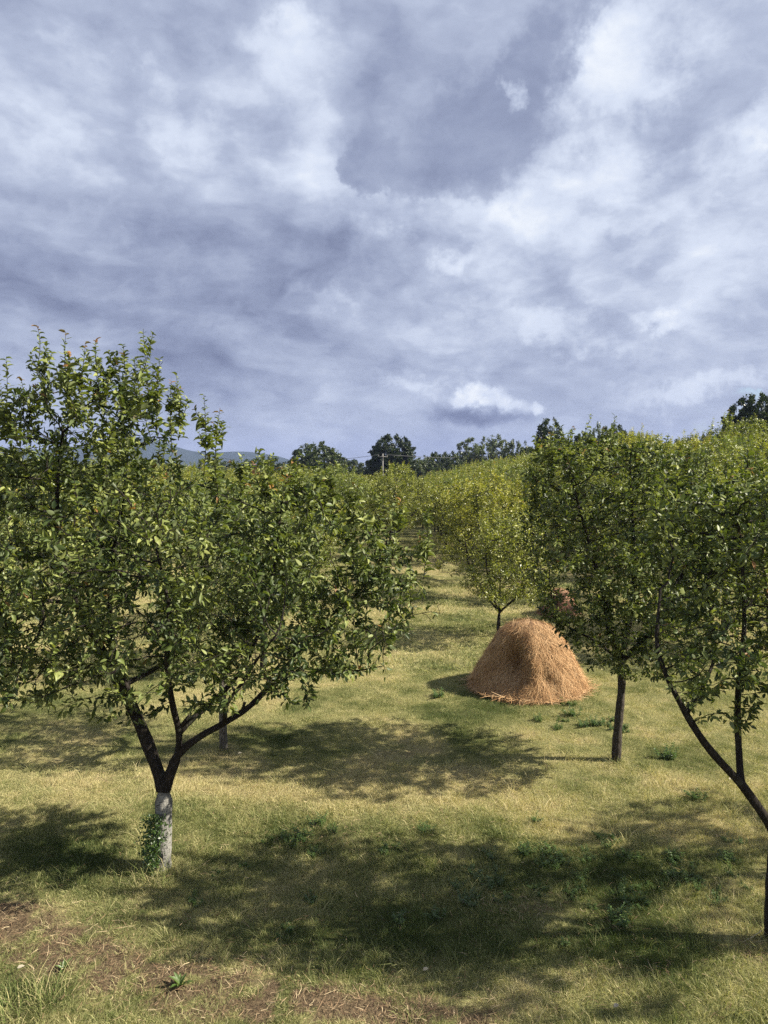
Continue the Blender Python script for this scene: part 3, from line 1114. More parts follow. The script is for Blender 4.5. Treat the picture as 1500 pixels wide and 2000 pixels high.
def make_grass():
    col = bpy.data.collections.new('grass_tufts')
    specs = [  # mown dry, mown combed, medium, long, long sparse
        ('a', 1, 46, .085, .040, .25, .0014), ('b', 2, 48, .10, .050, .9, .0014), ('c', 3, 46, .08, .065, .35, .0014), ('d', 4, 40, .08, .09, .25, .0015), ('e', 5, 16, .06, .23, .3, .0016)]
    for nm, seed, n, spread, h, lean, w in specs:
        o = bpy.data.objects.new('grass_tuft_' + nm, tuft_mesh('grass_tuft_' + nm, seed, n, spread, h, lean, w, M['grass']))
        col.objects.link(o)
    # a wide-blade set for farther off, so that blades stay about a pixel wide
    for nm, seed, n, spread, h, lean, w in [('f', 11, 52, .22, .050, .8, .0034), ('g', 12, 48, .20, .06, .3, .0034)]:
        o = bpy.data.objects.new('grass_tuft_' + nm, tuft_mesh('grass_tuft_' + nm, seed, n, spread, h, lean, w, M['grass']))
        col.objects.link(o)
    rng = np.random.default_rng(99)

    def zone(y0, y1, dens, margin):
        N = int((y1 - y0) * (y1 * 1.1 + 2 * margin) * dens)
        y = rng.uniform(y0, y1, N)
        x = rng.uniform(-1, 1, N) * (y1 * .55 + margin)
        k = np.abs(x) < y * .54 + margin
        return x[k], y[k]

    Xs, Ys, K, S, RX = [], [], [], [], []
    for y0, y1, dens, mg, far in [(4.3, 9.0, 520, .8, 0), (9.0, 14.0, 300, .8, 0), (14.0, 24.0, 75, 1.0, 1), (24, 42, 26, 1.5, 1)]:
        x, y = zone(y0, y1, dens, mg)
        d, s = masks(x, y)
        keep = rng.random(len(x)) > s * 1.25
        x, y, d, s = x[keep], y[keep], d[keep], s[keep]
        u = rng.random(len(x))
        longish = sstep(.5, .78, fbm(x * 1.1, y * 1.1, 70, 3) + (.14 * (1 - sstep(7.0, 8.6, y)))) * (1 - d * .5)
        if far:
            k = np.where(u < .7, 5, 6)
        else:
            k = np.where(u < .38, 0, np.where(u < .78, 1, 2))
            near = y < 8.2
            k = np.where(near & (u > .45), 2, k)
            v = rng.random(len(x))
            k = np.where(v < longish * .45 * (1 - .7 * sstep(7.6, 8.6, y)), 3, k)
            k = np.where((v > .975) & (y < 10), 4, k)
        sc = rng.uniform(.6, 1.3, len(x)) * (.8 + .4 * fbm(x * 2.2, y * 2.2, 77, 3)) * (1 - .35 * np.clip(s * 1.5, 0, 1))
        Xs.append(x), Ys.append(y), K.append(k), S.append(sc), RX.append(d)
    x, y, k, sc, d = (np.concatenate(a_) for a_ in (Xs, Ys, K, S, RX))
    z = terrain(x, y)
    flow = (fbm(x * .8, y * .8, 90, 3) - .5) * 9 + fbm(x * 3, y * 3, 95, 2) * 2.0
    rot = np.where((k == 1) | (k == 5), flow + rng.normal(0, .5, len(x)), rng.random(len(x)) * 6.283)
    tilt = np.where((k == 1) | (k == 5), .25, 0) + rng.normal(0, .10, len(x))
    n = len(x)
    print('grass tufts', n)
    me = bpy.data.meshes.new('grass')
    me.vertices.add(n)
    me.vertices.foreach_set('co', np.stack([x, y, z], -1).astype(np.float32).ravel())
    for nm, typ, arr, key in [('pick', 'INT', k.astype(np.int32), 'value'), ('size', 'FLOAT', sc.astype(np.float32), 'value'), ('dry', 'FLOAT', d.astype(np.float32), 'value'),
                              ('turn', 'FLOAT_VECTOR', np.stack([rng.normal(0, .1, n), tilt, rot], -1).astype(np.float32).ravel(), 'vector')]:
        at = me.attributes.new(nm, typ, 'POINT')
        at.data.foreach_set(key, arr)
    o = link('grass', me)
    tag(o, 'mown meadow grass, pale and dry with greener tufts', 'grass', kind='stuff')
    ng = bpy.data.node_groups.new('grass', 'GeometryNodeTree')
    ng.interface.new_socket('Geometry', in_out='INPUT', socket_type='NodeSocketGeometry')
    ng.interface.new_socket('Geometry', in_out='OUTPUT', socket_type='NodeSocketGeometry')
    nd, lk = ng.nodes, ng.links
    gi, go = nd.new('NodeGroupInput'), nd.new('NodeGroupOutput')
    ci = nd.new('GeometryNodeCollectionInfo')
    ci.inputs['Collection'].default_value = col
    ci.inputs['Separate Children'].default_value = True
    ci.inputs['Reset Children'].default_value = True
    ip = nd.new('GeometryNodeInstanceOnPoints')
    ip.inputs['Pick Instance'].default_value = True

    def attr(nm, t):
        a_ = nd.new('GeometryNodeInputNamedAttribute')
        a_.data_type = t
        a_.inputs['Name'].default_value = nm
        return a_.outputs['Attribute']
    e2r = nd.new('FunctionNodeEulerToRotation')
    lk.new(attr('turn', 'FLOAT_VECTOR'), e2r.inputs[0])
    lk.new(gi.outputs[0], ip.inputs['Points'])
    lk.new(ci.outputs[0], ip.inputs['Instance'])
    lk.new(attr('pick', 'INT'), ip.inputs['Instance Index'])
    lk.new(e2r.outputs[0], ip.inputs['Rotation'])
    lk.new(attr('size', 'FLOAT'), ip.inputs['Scale'])
    lk.new(ip.outputs[0], go.inputs[0])
    md = o.modifiers.new('tufts', 'NODES')
    md.node_group = ng


make_grass()


# ------------------------------------------------------------------ far hills
def make_hills():
    m, b = new_mat('wooded_hill')
    co = b.n('ShaderNodeNewGeometry').outputs['Position']
    n = b.noise(co, .02, 5, .6)
    col = b.mix(n, (.012, .022, .012), (.028, .040, .018))
    p = b.n('ShaderNodeBsdfPrincipled', {'Base Color': col, 'Roughness': 1, 'Specular IOR Level': 0})
    out(b, p.outputs[0])
    xs = np.linspace(-1500, 500, 120)
    ys = np.linspace(1500, 2500, 40)
    X, Y = np.meshgrid(xs, ys)
    px = 750 + X / Y * F
    top = 62 * np.exp(-((px - 270) / 110) ** 2) + 27 * np.exp(-((px - 480) / 90) ** 2) + 40 * sstep(300, 0, px) + 4
    Z = top * np.exp(-((Y - 2000) / 260) ** 2) * (1 + .25 * (fbm(X * .008, Y * .008, 8, 4) - .5)) * 1.0 - 36 * (1 - np.exp(-((Y - 2000) / 260) ** 2)) - 4
    Z = Z - 22 * sstep(540, 640, px)
    V = np.stack([X, Y, Z], -1).reshape(-1, 3)
    i = np.arange(X.size).reshape(X.shape)
    Fq = np.stack([i[:-1, :-1], i[:-1, 1:], i[1:, 1:], i[1:, :-1]], -1).reshape(-1, 4)
    tag(link('hills', mesh_from('hills', V, Fq, m, True)), kind='structure')


make_hills()

# ------------------------------------------------------------------ orchard
HERO = [tree_A(), tree_B(), tree_D()]


def orchard():
    VAR = [generic_tree_data(101, 4.2, 2.1, 1.0, 2200, 7.0, M['leaf_far'], trunk_r=.065, forks=3),
           generic_tree_data(102, 4.3, 2.2, 1.1, 2300, 7.0, M['leaf_far'], trunk_r=.07, forks=4),
           generic_tree_data(103, 4.0, 2.0, .9, 2100, 7.0, M['leaf_far'], trunk_r=.06, forks=3),
           generic_tree_data(104, 4.4, 2.1, 1.1, 2200, 7.0, M['leaf_far'], trunk_r=.065, forks=4)]
    H = [extent(v)[0] for v in VAR]
    young = generic_tree_data(110, 3.0, 1.5, .55, 2400, 7.5, M['leaf_far'], size=(.05, .08), trunk_r=.04, forks=4, shoots=50, kill=.15)
    grey = generic_tree_data(111, 4.1, 1.9, 1.15, 2200, 7.0, M['leaf'], size=(.055, .09), trunk_r=.055, bark='bark_grey', forks=3)
    g = on_ground(437, 1463)
    o = proto('plum_tree', 'plum tree with a thin pale trunk behind the forked whitewashed tree', 'tree', ROWS, grey)
    o.location = g
    o.scale = (.95, .95, .95)
    g = on_ground(973, 1243)
    o = proto('plum_tree', 'small young plum tree standing directly behind the haystack', 'tree', ROWS, young)
    o.location = g
    o.rotation_euler = (0, 0, 1.0)
    rng = random.Random(4)
    P0 = [None] * 4

    def put(v, x, y, h, label, rz=None, deep=1.0):
        loc = (x, y, float(terrain(x, y)))
        sc = h / H[v]
        wide = rng.uniform(.95, 1.2)
        rz = rng.uniform(0, 6.28) if rz is None else rz
        if P0[v] is None:
            P0[v] = proto('plum_tree', label, 'tree', ROWS, VAR[v])
            P0[v].location, P0[v].rotation_euler, P0[v].scale = loc, (0, 0, rz), (sc * wide, sc * wide * deep, sc)
        else:
            copy_tree(P0[v], label, loc, rz, (sc * wide, sc * wide * deep, sc))
    cols = {-19.5: 3.9, -13.7: 3.9, -8.0: 3.9, -2.3: 3.7, 3.1: 3.4, 8.0: 4.3, 13.4: 4.6, 18.8: 4.6, 24.2: 4.6, 29.6: 4.6, -25.2: 3.9, -31: 3.9, -36.5: 3.9, 35: 4.6, 40.5: 4.6}
    between = {-16.6: 3.8, -10.8: 3.8, -5.1: 3.7, .4: 3.5, 5.6: 3.9, 10.7: 4.4, 16.1: 4.6, 21.5: 4.6, 26.9: 4.6}
    FOUND = []
    FIRST = {(-8.0, 2): 'plum tree seen only through gaps at the lower left of the forked crown',
             (-8.0, 3): 'plum tree behind the left half of the forked tree crown',
             (-2.3, 2): 'nearest plum tree behind the right half of the forked tree crown',
             (-2.3, 3): 'second plum tree in line behind the right half of the forked crown',
             (8.0, 2): 'plum tree at the right picture edge behind the leaning slender tree',
             (8.0, 3): 'bushy plum tree between the brown trunk and the right picture edge, one row further'}
    for x0 in sorted(list(cols) + list(between)):
        for j in range(0, 22):
            y = 6.6 + 3.62 * j + (x0 * 1.7) % .5
            if x0 in between:
                y += 1.8
                if y < 28.5:
                    continue
            x = x0 + rng.uniform(-.35, .35)
            y += rng.uniform(-.35, .35)
            if abs(x) - (3.0 if y < 16 else 1.0) - (2.0 if x0 == 8.0 else 0) > y * .56:
                continue
            if x0 == -2.3 and j <= 1 or x0 == 3.1 and j in (0, 1, 2, 3):
                continue
            if x0 == 8.0 and j == 1:
                continue
            if x0 == 8.0 and j == 2:
                x, y = 8.1, 15.4
            if x0 == 8.0 and j == 0:
                x, y = 7.7, 6.55
            h = (cols.get(x0) or between.get(x0)) * rng.uniform(.84, 1.12)
            bx = 750 + x / (y / .99) * F
            where = ('behind the forked whitewashed tree' if bx < 640 else 'around the open aisle beyond the haystack' if bx < 1010
                     else 'behind the straight brown trunk' if bx < 1250 else 'behind the leaning slender tree')
            if j <= 3:
                side = FIRST.get((x0, j), 'leafy plum tree beside the near end of the orchard ' + where)
            elif j <= 8:
                side = 'yellow green plum tree in the middle rows ' + where
            else:
                side = 'small plum tree in the far rows ' + where
            FOUND.append((x0, j, round(bx), round(y, 1)))
            edge = (x0, j) == (8.0, 0)
            put(1 if edge else rng.randrange(4), x, y, 5.0 if edge else h, side, 0.6 if edge else None, .68 if edge else 1.0)

    print('FIRST', [f for f in FOUND if f[1] <= 3])


orchard()


# ------------------------------------------------------------------ haystacks
def straw_material(name, a, c, e):
    m, b = new_mat(name)
    t = b.n('ShaderNodeAttribute', attribute_name='tint').outputs['Fac']
    col = b.ramp(t, [(0, a), (.5, c), (1, e)])
    p = b.n('ShaderNodeBsdfPrincipled', {'Base Color': col, 'Roughness': .75, 'Specular IOR Level': .25})
    out(b, p.outputs[0])
    return m


def ribbons(name, p, d, up, L, W, tint, mat, bend=.15, seed=0):
    """thin straws: three-point ribbons"""
    rng = np.random.default_rng(seed)
    d = nrm(d)
    s = nrm(np.cross(d, up) + rng.normal(0, .4, d.shape))
    b_ = nrm(np.cross(s, d))
    mid = p + d * (L * .5)[:, None] + b_ * (L * bend * rng.uniform(-.3, 1, len(L)))[:, None]
    end = p + d * L[:, None] + rng.normal(0, .12, d.shape) * L[:, None]
    w = (s * W[:, None])
    V = np.stack([p - w, p + w, mid - w, mid + w, end - w * .5, end + w * .5], 1).reshape(-1, 3)
    i = np.arange(len(p)) * 6
    q = np.concatenate([np.stack([i, i + 1, i + 3, i + 2], -1), np.stack([i + 2, i + 3, i + 5, i + 4], -1)])
    return mesh_from(name, V, q, mat, attrs={'tint': ('FACE', np.concatenate([tint, tint]))})


def haystack(name, label, base, rad, h, seed, mat_core, mat_straw, n_straw):
    rng = np.random.default_rng(seed)
    root = thing(name, label, 'haystack', tuple(base), 'haystacks in the orchard')
    zr = np.array([0, .04, .2, .45, .7, .86, .95, .99, 1.0])
    rr = np.array([1.03, .99, .90, .75, .58, .435, .27, .11, 0])

    def surf(th, t):
        """t: 0 foot .. 1 top"""
        z = t
        r = np.interp(z, zr, rr)
        g = lambda a0, w: np.exp(-((np.angle(np.exp(1j * (th - a0)))) / w) ** 2)
        dent = -.44 * g(R(-125), .38) * np.exp(-((z - .42) / .27) ** 2)
        dent = dent + .08 * g(R(-95), .20) * np.exp(-((z - .55) / .3) ** 2) - .07 * g(R(-80), .18) * np.exp(-((z - .28) / .12) ** 2)
        dent = dent - .05 * g(R(-75), .3) * np.exp(-((z - .82) / .06) ** 2)
        lump = .13 * (fbm(np.cos(th) * 2.2 + 5 + seed, np.sin(th) * 2.2 + z * 2.6, 31, 4) - .5) * (1 - z * .6) + .05 * (fbm(th * 6, z * 7, 33, 3) - .5) * (1 - z)
        r = np.maximum(r + dent * (r > .02) + lump * (r > .02), 0)
        zz = z * (1 + .06 * (fbm(np.cos(th) + 3, np.sin(th), 35, 2) - .5)) - .05 * r * (np.cos(th) * .5)
        return np.stack([np.cos(th) * r * rad, np.sin(th) * r * rad * .95, zz * h - .02], -1)
    nt, ns = 96, 44
    th, t = np.meshgrid(np.linspace(0, 2 * math.pi, nt, endpoint=False), np.linspace(0, 1, ns))
    V = surf(th, t)
    i = np.arange(nt * ns).reshape(ns, nt)
    j = np.roll(i, -1, axis=1)
    Fq = np.stack([i[:-1], j[:-1], j[1:], i[1:]], -1).reshape(-1, 4)
    link('mound', mesh_from('mound', V.reshape(-1, 3), Fq, mat_core, True), root)
    n = n_straw
    th = rng.random(n) * 2 * math.pi
    t = 1 - np.sqrt(rng.random(n)) * .985
    p = surf(th, t)
    e = .02
    dn = nrm(surf(th, np.maximum(t - e, 0)) - p + np.array([0, 0, -1e-4]))
    sd = nrm(surf(th + .05, t) - p + 1e-6)
    nm = nrm(np.cross(sd, dn))
    nm = nm * np.sign((nm * (p - np.array([0, 0, h * .3]))).sum(1, keepdims=True))
    a = rng.normal(0, .55, n)
    d = dn * np.cos(a)[:, None] + sd * np.sin(a)[:, None] + nm * rng.normal(.05, .10, n)[:, None]
    L = rng.uniform(.08, .34, n)
    ti = np.clip(rng.normal(.55, .22, n) + (fbm(th * 5, t * 9, 39 + seed, 3) - .5) * .6, 0, 1)
    p = p - d * (L * .5)[:, None] + nm * rng.uniform(0, .02, n)[:, None]
    p[:, 2] = np.maximum(p[:, 2], .01)
    tag(link('straw', ribbons('straw', p, d, nm, L, rng.uniform(.0010, .0023, n), ti, mat_straw, .12, seed), root), kind='stuff')
    # loose straw fallen around the foot
    n = n_straw // 40
    th = rng.random(n) * 2 * math.pi
    q = np.abs(rng.normal(0, .07, n)) + .98
    p = np.stack([np.cos(th) * q * rad, np.sin(th) * q * rad * .95, np.full(n, .03) + rng.uniform(0, .03, n)], -1)
    an = rng.random(n) * 6.283
    d = np.stack([np.cos(an), np.sin(an), rng.normal(0, .12, n)], -1)
    tag(link('loose_straw', ribbons('loose_straw', p, d, np.tile([0, 0, 1.0], (n, 1)), rng.uniform(.08, .25, n), rng.uniform(.002, .0045, n), np.clip(rng.normal(.6, .2, n), 0, 1), mat_straw, .1, seed + 1), root), kind='stuff')
    return root


M['straw'] = straw_material('straw', (.16, .080, .030), (.42, .240, .105), (.62, .43, .235))
M['straw_core'] = straw_material('straw_core', (.15, .085, .042), (.15, .085, .042), (.15, .085, .042))
M['straw_red'] = straw_material('old_straw', (.20, .085, .045), (.38, .19, .11), (.50, .30, .19))


def haystacks():
    g = on_ground(1033, 1341)
    k = g[1] / F
    haystack('haystack', 'large rounded mound of golden hay standing in the open grass', g, 112 * k, 133 * k, 3, M['straw_core'], M['straw'], 46000)
    g = on_ground(1092, 1200)
    k = g[1] / F
    haystack('haystack', 'smaller reddish hay mound half hidden behind plum branches past the golden haystack', g, 40 * k, 52 * k, 8, M['straw_core'], M['straw_red'], 5000)


haystacks()


# ------------------------------------------------------------------ treeline behind the orchard
def treeline():
    rd = dict(hi=False, bark='bark', shoots=0, core=.86)
    K = {
        'round': (generic_tree_data(201, 9, 3.9, 1.6, 2600, 7.5, M['leaf_dark'], size=(.20, .34), trunk_r=.22, forks=5, kill=.42, **rd), 9.0, 3.9),
        'oak': (generic_tree_data(202, 9, 4.2, 1.4, 2600, 7.5, M['leaf_mid'], size=(.20, .34), trunk_r=.24, forks=5, kill=.42, **rd), 9.0, 4.2),
        'bush': (generic_tree_data(203, 5, 2.6, .4, 1500, 7, M['leaf_dark'], size=(.16, .28), trunk_r=.10, forks=5, kill=.36, **rd), 5.0, 2.6),
        'bushy': (generic_tree_data(204, 5, 2.8, .4, 1500, 7, M['leaf_mid'], size=(.15, .26), trunk_r=.10, forks=6, kill=.36, **rd), 5.0, 2.8),
        'willow': (generic_tree_data(205, 8, 3.2, 1.0, 1800, 4.5, M['leaf_silver'], size=(.16, .30), trunk_r=.16, forks=6, kill=.42, hi=False, bark='bark', shoots=120), 8.4, 3.2),
        'pointed': (generic_tree_data(206, 9, 2.4, 1.0, 1700, 7, M['leaf_dark'], size=(.18, .3), trunk_r=.16, forks=4, kill=.40, **rd), 9.0, 2.4),
    }
    EXT = {k: extent(v[0]) for k, v in K.items()}
    first = {}

    def put(kind, px, top, w, Y, label, grp='trees along the skyline behind the orchard'):
        me = K[kind][0]
        H, rad = EXT[kind]
        c = P(px, top, Y)
        z = float(terrain(c[0], c[1]))
        h = c[2] - z
        sx = w * Y / F / (2 * rad)
        rz = random.Random(int(px * 7)).uniform(0, 6.28)
        loc = (c[0], c[1], z - .1)
        if kind not in first:
            first[kind] = proto('shrub' if kind.startswith('bush') else 'broadleaf_tree', label, 'shrub' if kind.startswith('bush') else 'tree', grp, me)
            o = first[kind]
            o.location, o.rotation_euler, o.scale = loc, (0, 0, rz), (sx, sx, h / H)
        else:
            copy_tree(first[kind], label, loc, rz, (sx, sx, h / H))
    put('oak', 618, 866, 118, 92, 'rounded mid green tree on the skyline left of the utility pole')
    put('round', 766, 850, 96, 98, 'dense dark round tree on the skyline right beside the utility pole')
    put('willow', 944, 850, 98, 95, 'feathery silver green willow on the skyline above the haystack')
    put('pointed', 1075, 818, 66, 70, 'dark pointed tree rising over the skyline beyond the slim straight brown trunk')
    put('pointed', 1205, 830, 52, 74, 'narrow dark tree with a thin top between two paler orchard crowns')
    put('willow', 1180, 826, 60, 68, 'sparse wispy tree with bare twigs beside the narrow dark tree')
    put('oak', 1140, 846, 70, 72, 'low dark green tree between the pointed tree and the wispy tree')
    put('round', 1478, 772, 132, 58, 'tall dark spreading tree at the right end of the skyline')
    put('bushy', 1425, 870, 60, 56, 'greyish bush under the tall dark spreading tree')
    put('bush', 1432, 850, 22, 62, 'small dark bush left of the tall spreading tree')
    rng = random.Random(12)
    hedge = 'dark shrub in the hedge line behind the far orchard rows'
    for px in range(-60, 1030, 24):
        top = {0: 886, 1: 893, 2: 901, 3: 890}[rng.randrange(4)] + rng.randint(-4, 4) + (8 if px < 700 else 0)
        put('bush' if rng.random() < .6 else 'bushy', px + rng.randint(-8, 8), top, rng.randint(58, 84), rng.uniform(100, 118), hedge, 'shrubs in the hedge behind the orchard')
    for px in range(1010, 1600, 30):
        top = rng.randint(846, 866) + (10 if px < 1150 else 0)
        put('bush' if rng.random() < .5 else 'bushy', px + rng.randint(-8, 8), top, rng.randint(60, 90), rng.uniform(76, 90), 'dark shrub of the hedge closing the rising right part of the orchard', 'shrubs in the hedge behind the orchard')


treeline()


# ------------------------------------------------------------------ utility pole and wire
def plain_mat(name, col, rough=.8):
    m, b = new_mat(name)
    co = b.n('ShaderNodeTexCoord').outputs['Object']
    n = b.noise(co, 14, 4, .6)
    c = b.mix(b.smooth(n, .3, .7), tuple(x * .75 for x in col), col)
    p = b.n('ShaderNodeBsdfPrincipled', {'Base Color': c, 'Roughness': rough, 'Specular IOR Level': .2})
    out(b, p.outputs[0])
    return m


M['pole'] = plain_mat('weathered_pole', (.20, .19, .175))
M['wire'] = plain_mat('wire', (.12, .12, .13))
M['dry_stalk'] = plain_mat('dry_stalk', (.55, .47, .30))


def tube_obj(name, pts, rad, mat, parent=None, sides=6, loc=(0, 0, 0)):
    pts = np.array(pts, float)
    rad = np.array(rad if hasattr(rad, '__len__') else [rad] * len(pts))
    v, f = tube_arrays(pts, rad, sides, 0)
    n = len(pts)
    cap0 = np.arange(sides)[::-1][None]
    cap1 = (np.arange(sides) + (n - 1) * sides)[None]
    return link(name, mesh_from(name, v, [f, cap0, cap1], mat, False), parent, loc)


def utility_pole():
    Y = 84.0
    top = P(747.5, 886, Y)
    z = float(terrain(top[0], Y))
    h = top[2] - z
    root = thing('utility_pole', 'grey utility pole with a small crossarm in front of the dark round tree', 'utility pole', (top[0], Y, z))
    tube_obj('post', [(0, 0, -.3), (0, 0, h * .5), (0, 0, h)], [.11, .10, .085], M['pole'], root, 8)
    tube_obj('crossarm', [(-.55, -.12, h - .35), (.55, -.12, h - .35)], .05, M['pole'], root, 5)
    for x in (-.48, .48):
        tube_obj('insulator', [(x, -.12, h - .30), (x, -.12, h - .22), (x, -.12, h - .14)], [.04, .055, .03], M['pole'], root, 6)
    a = np.array([top[0] + .48, Y - .12, z + h - .12])
    e = P(1100, 880, 118)
    t = np.linspace(0, 1, 24)[:, None]
    w = a * (1 - t) + e * t
    w[:, 2] -= 1.0 * 4 * (t * (1 - t))[:, 0] * .7
    tag(tube_obj('overhead_wire', w, .022, M['wire'], None, 4), 'thin overhead wire running right from the pole to the willow', 'wire', 'overhead wires at the utility pole')
    a = np.array([top[0] - .48, Y - .12, z + h - .12])
    e = P(380, 885, 112)
    w = a * (1 - t) + e * t
    w[:, 2] -= 1.1 * 4 * (t * (1 - t))[:, 0]
    tag(tube_obj('overhead_wire', w, .022, M['wire'], None, 4), 'thin overhead wire running left from the pole behind the orchard', 'wire', 'overhead wires at the utility pole')


utility_pole()


# ------------------------------------------------------------------ weeds, creeper, stalks
def weed_meshes(seed, h, n_stem, leaf, spread, mat):
    rng = np.random.default_rng(seed)
    V, Fq, nb = [], [], 0
    Pp, D, N, L, T = [], [], [], [], []
    for k in range(n_stem):
        an, rr = rng.random() * 6.283, spread * math.sqrt(rng.random())
        p0 = np.array([math.cos(an) * rr, math.sin(an) * rr, -.02])
        d = nrm(np.array([math.cos(an) * .3 + rng.normal(0, .2), math.sin(an) * .3 + rng.normal(0, .2), 1.0]))
        hh = h * rng.uniform(.5, 1.1)
        pts = np.array([p0, p0 + d * hh * .5, p0 + nrm(d + rng.normal(0, .15, 3)) * hh])
        v, f = tube_arrays(pts, [.004, .003, .002], 3, nb)
        V.append(v), Fq.append(f)
        nb += len(v)
        for q in range(9):
            t = .2 + .8 * q / 8
            pp = pts[0] * (1 - t) + pts[2] * t
            for sgn in (0, math.pi):
                a = q * 1.571 + sgn + rng.normal(0, .3)
                Pp.append(pp)
                D.append([math.cos(a), math.sin(a), rng.uniform(-.15, .45)])
                N.append([rng.normal(0, .25), rng.normal(0, .25), 1])
                L.append(leaf * rng.uniform(.6, 1.2) * (1.15 - .5 * t))
                T.append(np.clip(rng.normal(.45, .22), 0, .92))
    st = mesh_from('stem', np.concatenate(V), np.concatenate(Fq), mat)
    L = np.array(L)
    lf = leaf_mesh('foliage', np.array(Pp), np.array(D, float), np.array(N, float), L, L * .55, np.array(T), mat, True)
    return st, lf


def weeds():
    W = [weed_meshes(301, .22, 9, .055, .10, M['weed']), weed_meshes(302, .30, 8, .06, .12, M['weed']), weed_meshes(303, .15, 10, .05, .14, M['weed']), weed_meshes(304, .35, 6, .07, .08, M['weed'])]
    rng = random.Random(8)

    def put(px, py, v, sc, label, grp):
        g = on_ground(px, py)
        t = thing('weed', label, 'weed', tuple(g), grp, rng.uniform(0, 6.28))
        t.scale = (sc, sc, sc * .7)
        a, c = W[v]
        tag(link('stem', a, t), kind='stuff')
        link('foliage', c, t)
    put(856, 1358, 0, 1.0, 'lone small green weed left of the golden haystack', None)
    put(1364, 1562, 0, .8, 'small lone weed in the pale grass left of the leaning slender tree', None)
    put(1300, 1478, 1, 1.0, 'bright green weed right of the slim straight brown trunk', None)
    put(1217, 1806, 1, .9, 'dark green weed clump at the lower rim of the big shadow', None)
    put(600, 1640, 3, .8, 'taller nettle at the upper rim of the shadow right of the whitewashed trunk', None)
    put(1110, 1375, 2, 0.9, 'low weed at the foot of the golden haystack', None)
    for k in range(10):
        put(1130 + rng.gauss(0, 42), 1415 + rng.gauss(0, 11), rng.randrange(3), rng.uniform(.6, 1.0), 'green weed in the bright patch in front of the golden haystack', 'weeds in the bright patch before the haystack')
    for k in range(6):
        put(575 + rng.gauss(0, 42), 1640 + rng.gauss(0, 16), rng.randrange(4), rng.uniform(.5, .8), 'weed on the sunlit rim of the shadow right of the whitewashed trunk', 'weeds by the upper rim of the shadow')
    for k in range(70):
        put(rng.uniform(890, 1460), 1715 + rng.gauss(0, 42), rng.randrange(4), rng.uniform(.35, .65), 'leafy weed growing in the big tree shadow on the right', 'leafy weeds in the big shadow')
    for k in range(10):
        put(rng.uniform(380, 860), 1740 + rng.gauss(0, 50), rng.randrange(3), rng.uniform(.4, .7), 'small weed in the shadowed grass between the two trunks', 'small weeds in the shadowed grass')
    # broad-leaved dock
    for px, py, lab, n, s0 in [(352, 1925, 'broad leaved dock plant among dry stalks on the bare soil', 8, 1.0), (125, 1905, 'grey green rosette weed on the bare soil strip', 7, .7)]:
        g = on_ground(px, py)
        t = thing('dock_plant', lab, 'plant', tuple(g))
        for k in range(n):
            a = k * 2.4
            tilt = rng.uniform(.5, 1.6)
            L = np.array([s0 * rng.uniform(.09, .16)])
            me = leaf_mesh('leaf', np.array([[0, 0, .0]]), np.array([[math.cos(a), math.sin(a), tilt]]), np.array([[-math.cos(a) * tilt, -math.sin(a) * tilt, 1.0]]), L, L * .36, np.array([rng.uniform(.3, .8)]), M['weed'], True)
            link('leaf', me, t)


weeds()


def creeper():
    rng = np.random.default_rng(44)
    base = on_ground(300, 1700)
    Y = base[1] - .06
    q = lambda px, py, dy=0.0: P(px, py, Y + dy) - base
    t = thing('creeper', 'leafy green creeper climbing the left side of the whitewashed trunk', 'creeper', tuple(base))
    Pp, D, N, L, T = [], [], [], [], []
    for px0, px1, top in [(296, 303, 1592), (288, 298, 1610), (305, 310, 1600), (300, 296, 1640), (282, 290, 1660), (312, 318, 1650)]:
        a, e = q(px0, 1708), q(px1, top, .02)
        tt = np.linspace(0, 1, 10)[:, None]
        pts = a * (1 - tt) + e * tt + np.sin(tt * 7 + px0) * np.array([[.012, .012, 0]])
        tube_obj('vine', pts, np.linspace(.006, .003, 10), M['bark'], t, 4)
    n = 1100
    py = 1592 + 140 * rng.beta(1.0, 1.15, n)
    cx = 302 - (py - 1592) * .09
    wd = 15 + 7 * np.sin((py - 1590) / 28)
    px = cx + rng.normal(0, .55, n) * wd
    for k in range(n):
        p = q(px[k], py[k], rng.uniform(-.10, .06))
        p[2] = max(p[2], .01)
        Pp.append(p)
        D.append(rng.normal(0, 1, 3) + np.array([0, -.3, -.3]))
        N.append([rng.normal(0, .5), -.6 + rng.normal(0, .4), .6])
        L.append(rng.uniform(.018, .042))
        T.append(np.clip(rng.normal(.25, .25), 0, .92))
    L = np.array(L)
    link('foliage', leaf_mesh('foliage', np.array(Pp), np.array(D), np.array(N, float), L, L * .7, np.array(T), M['weed'], True), t)


creeper()


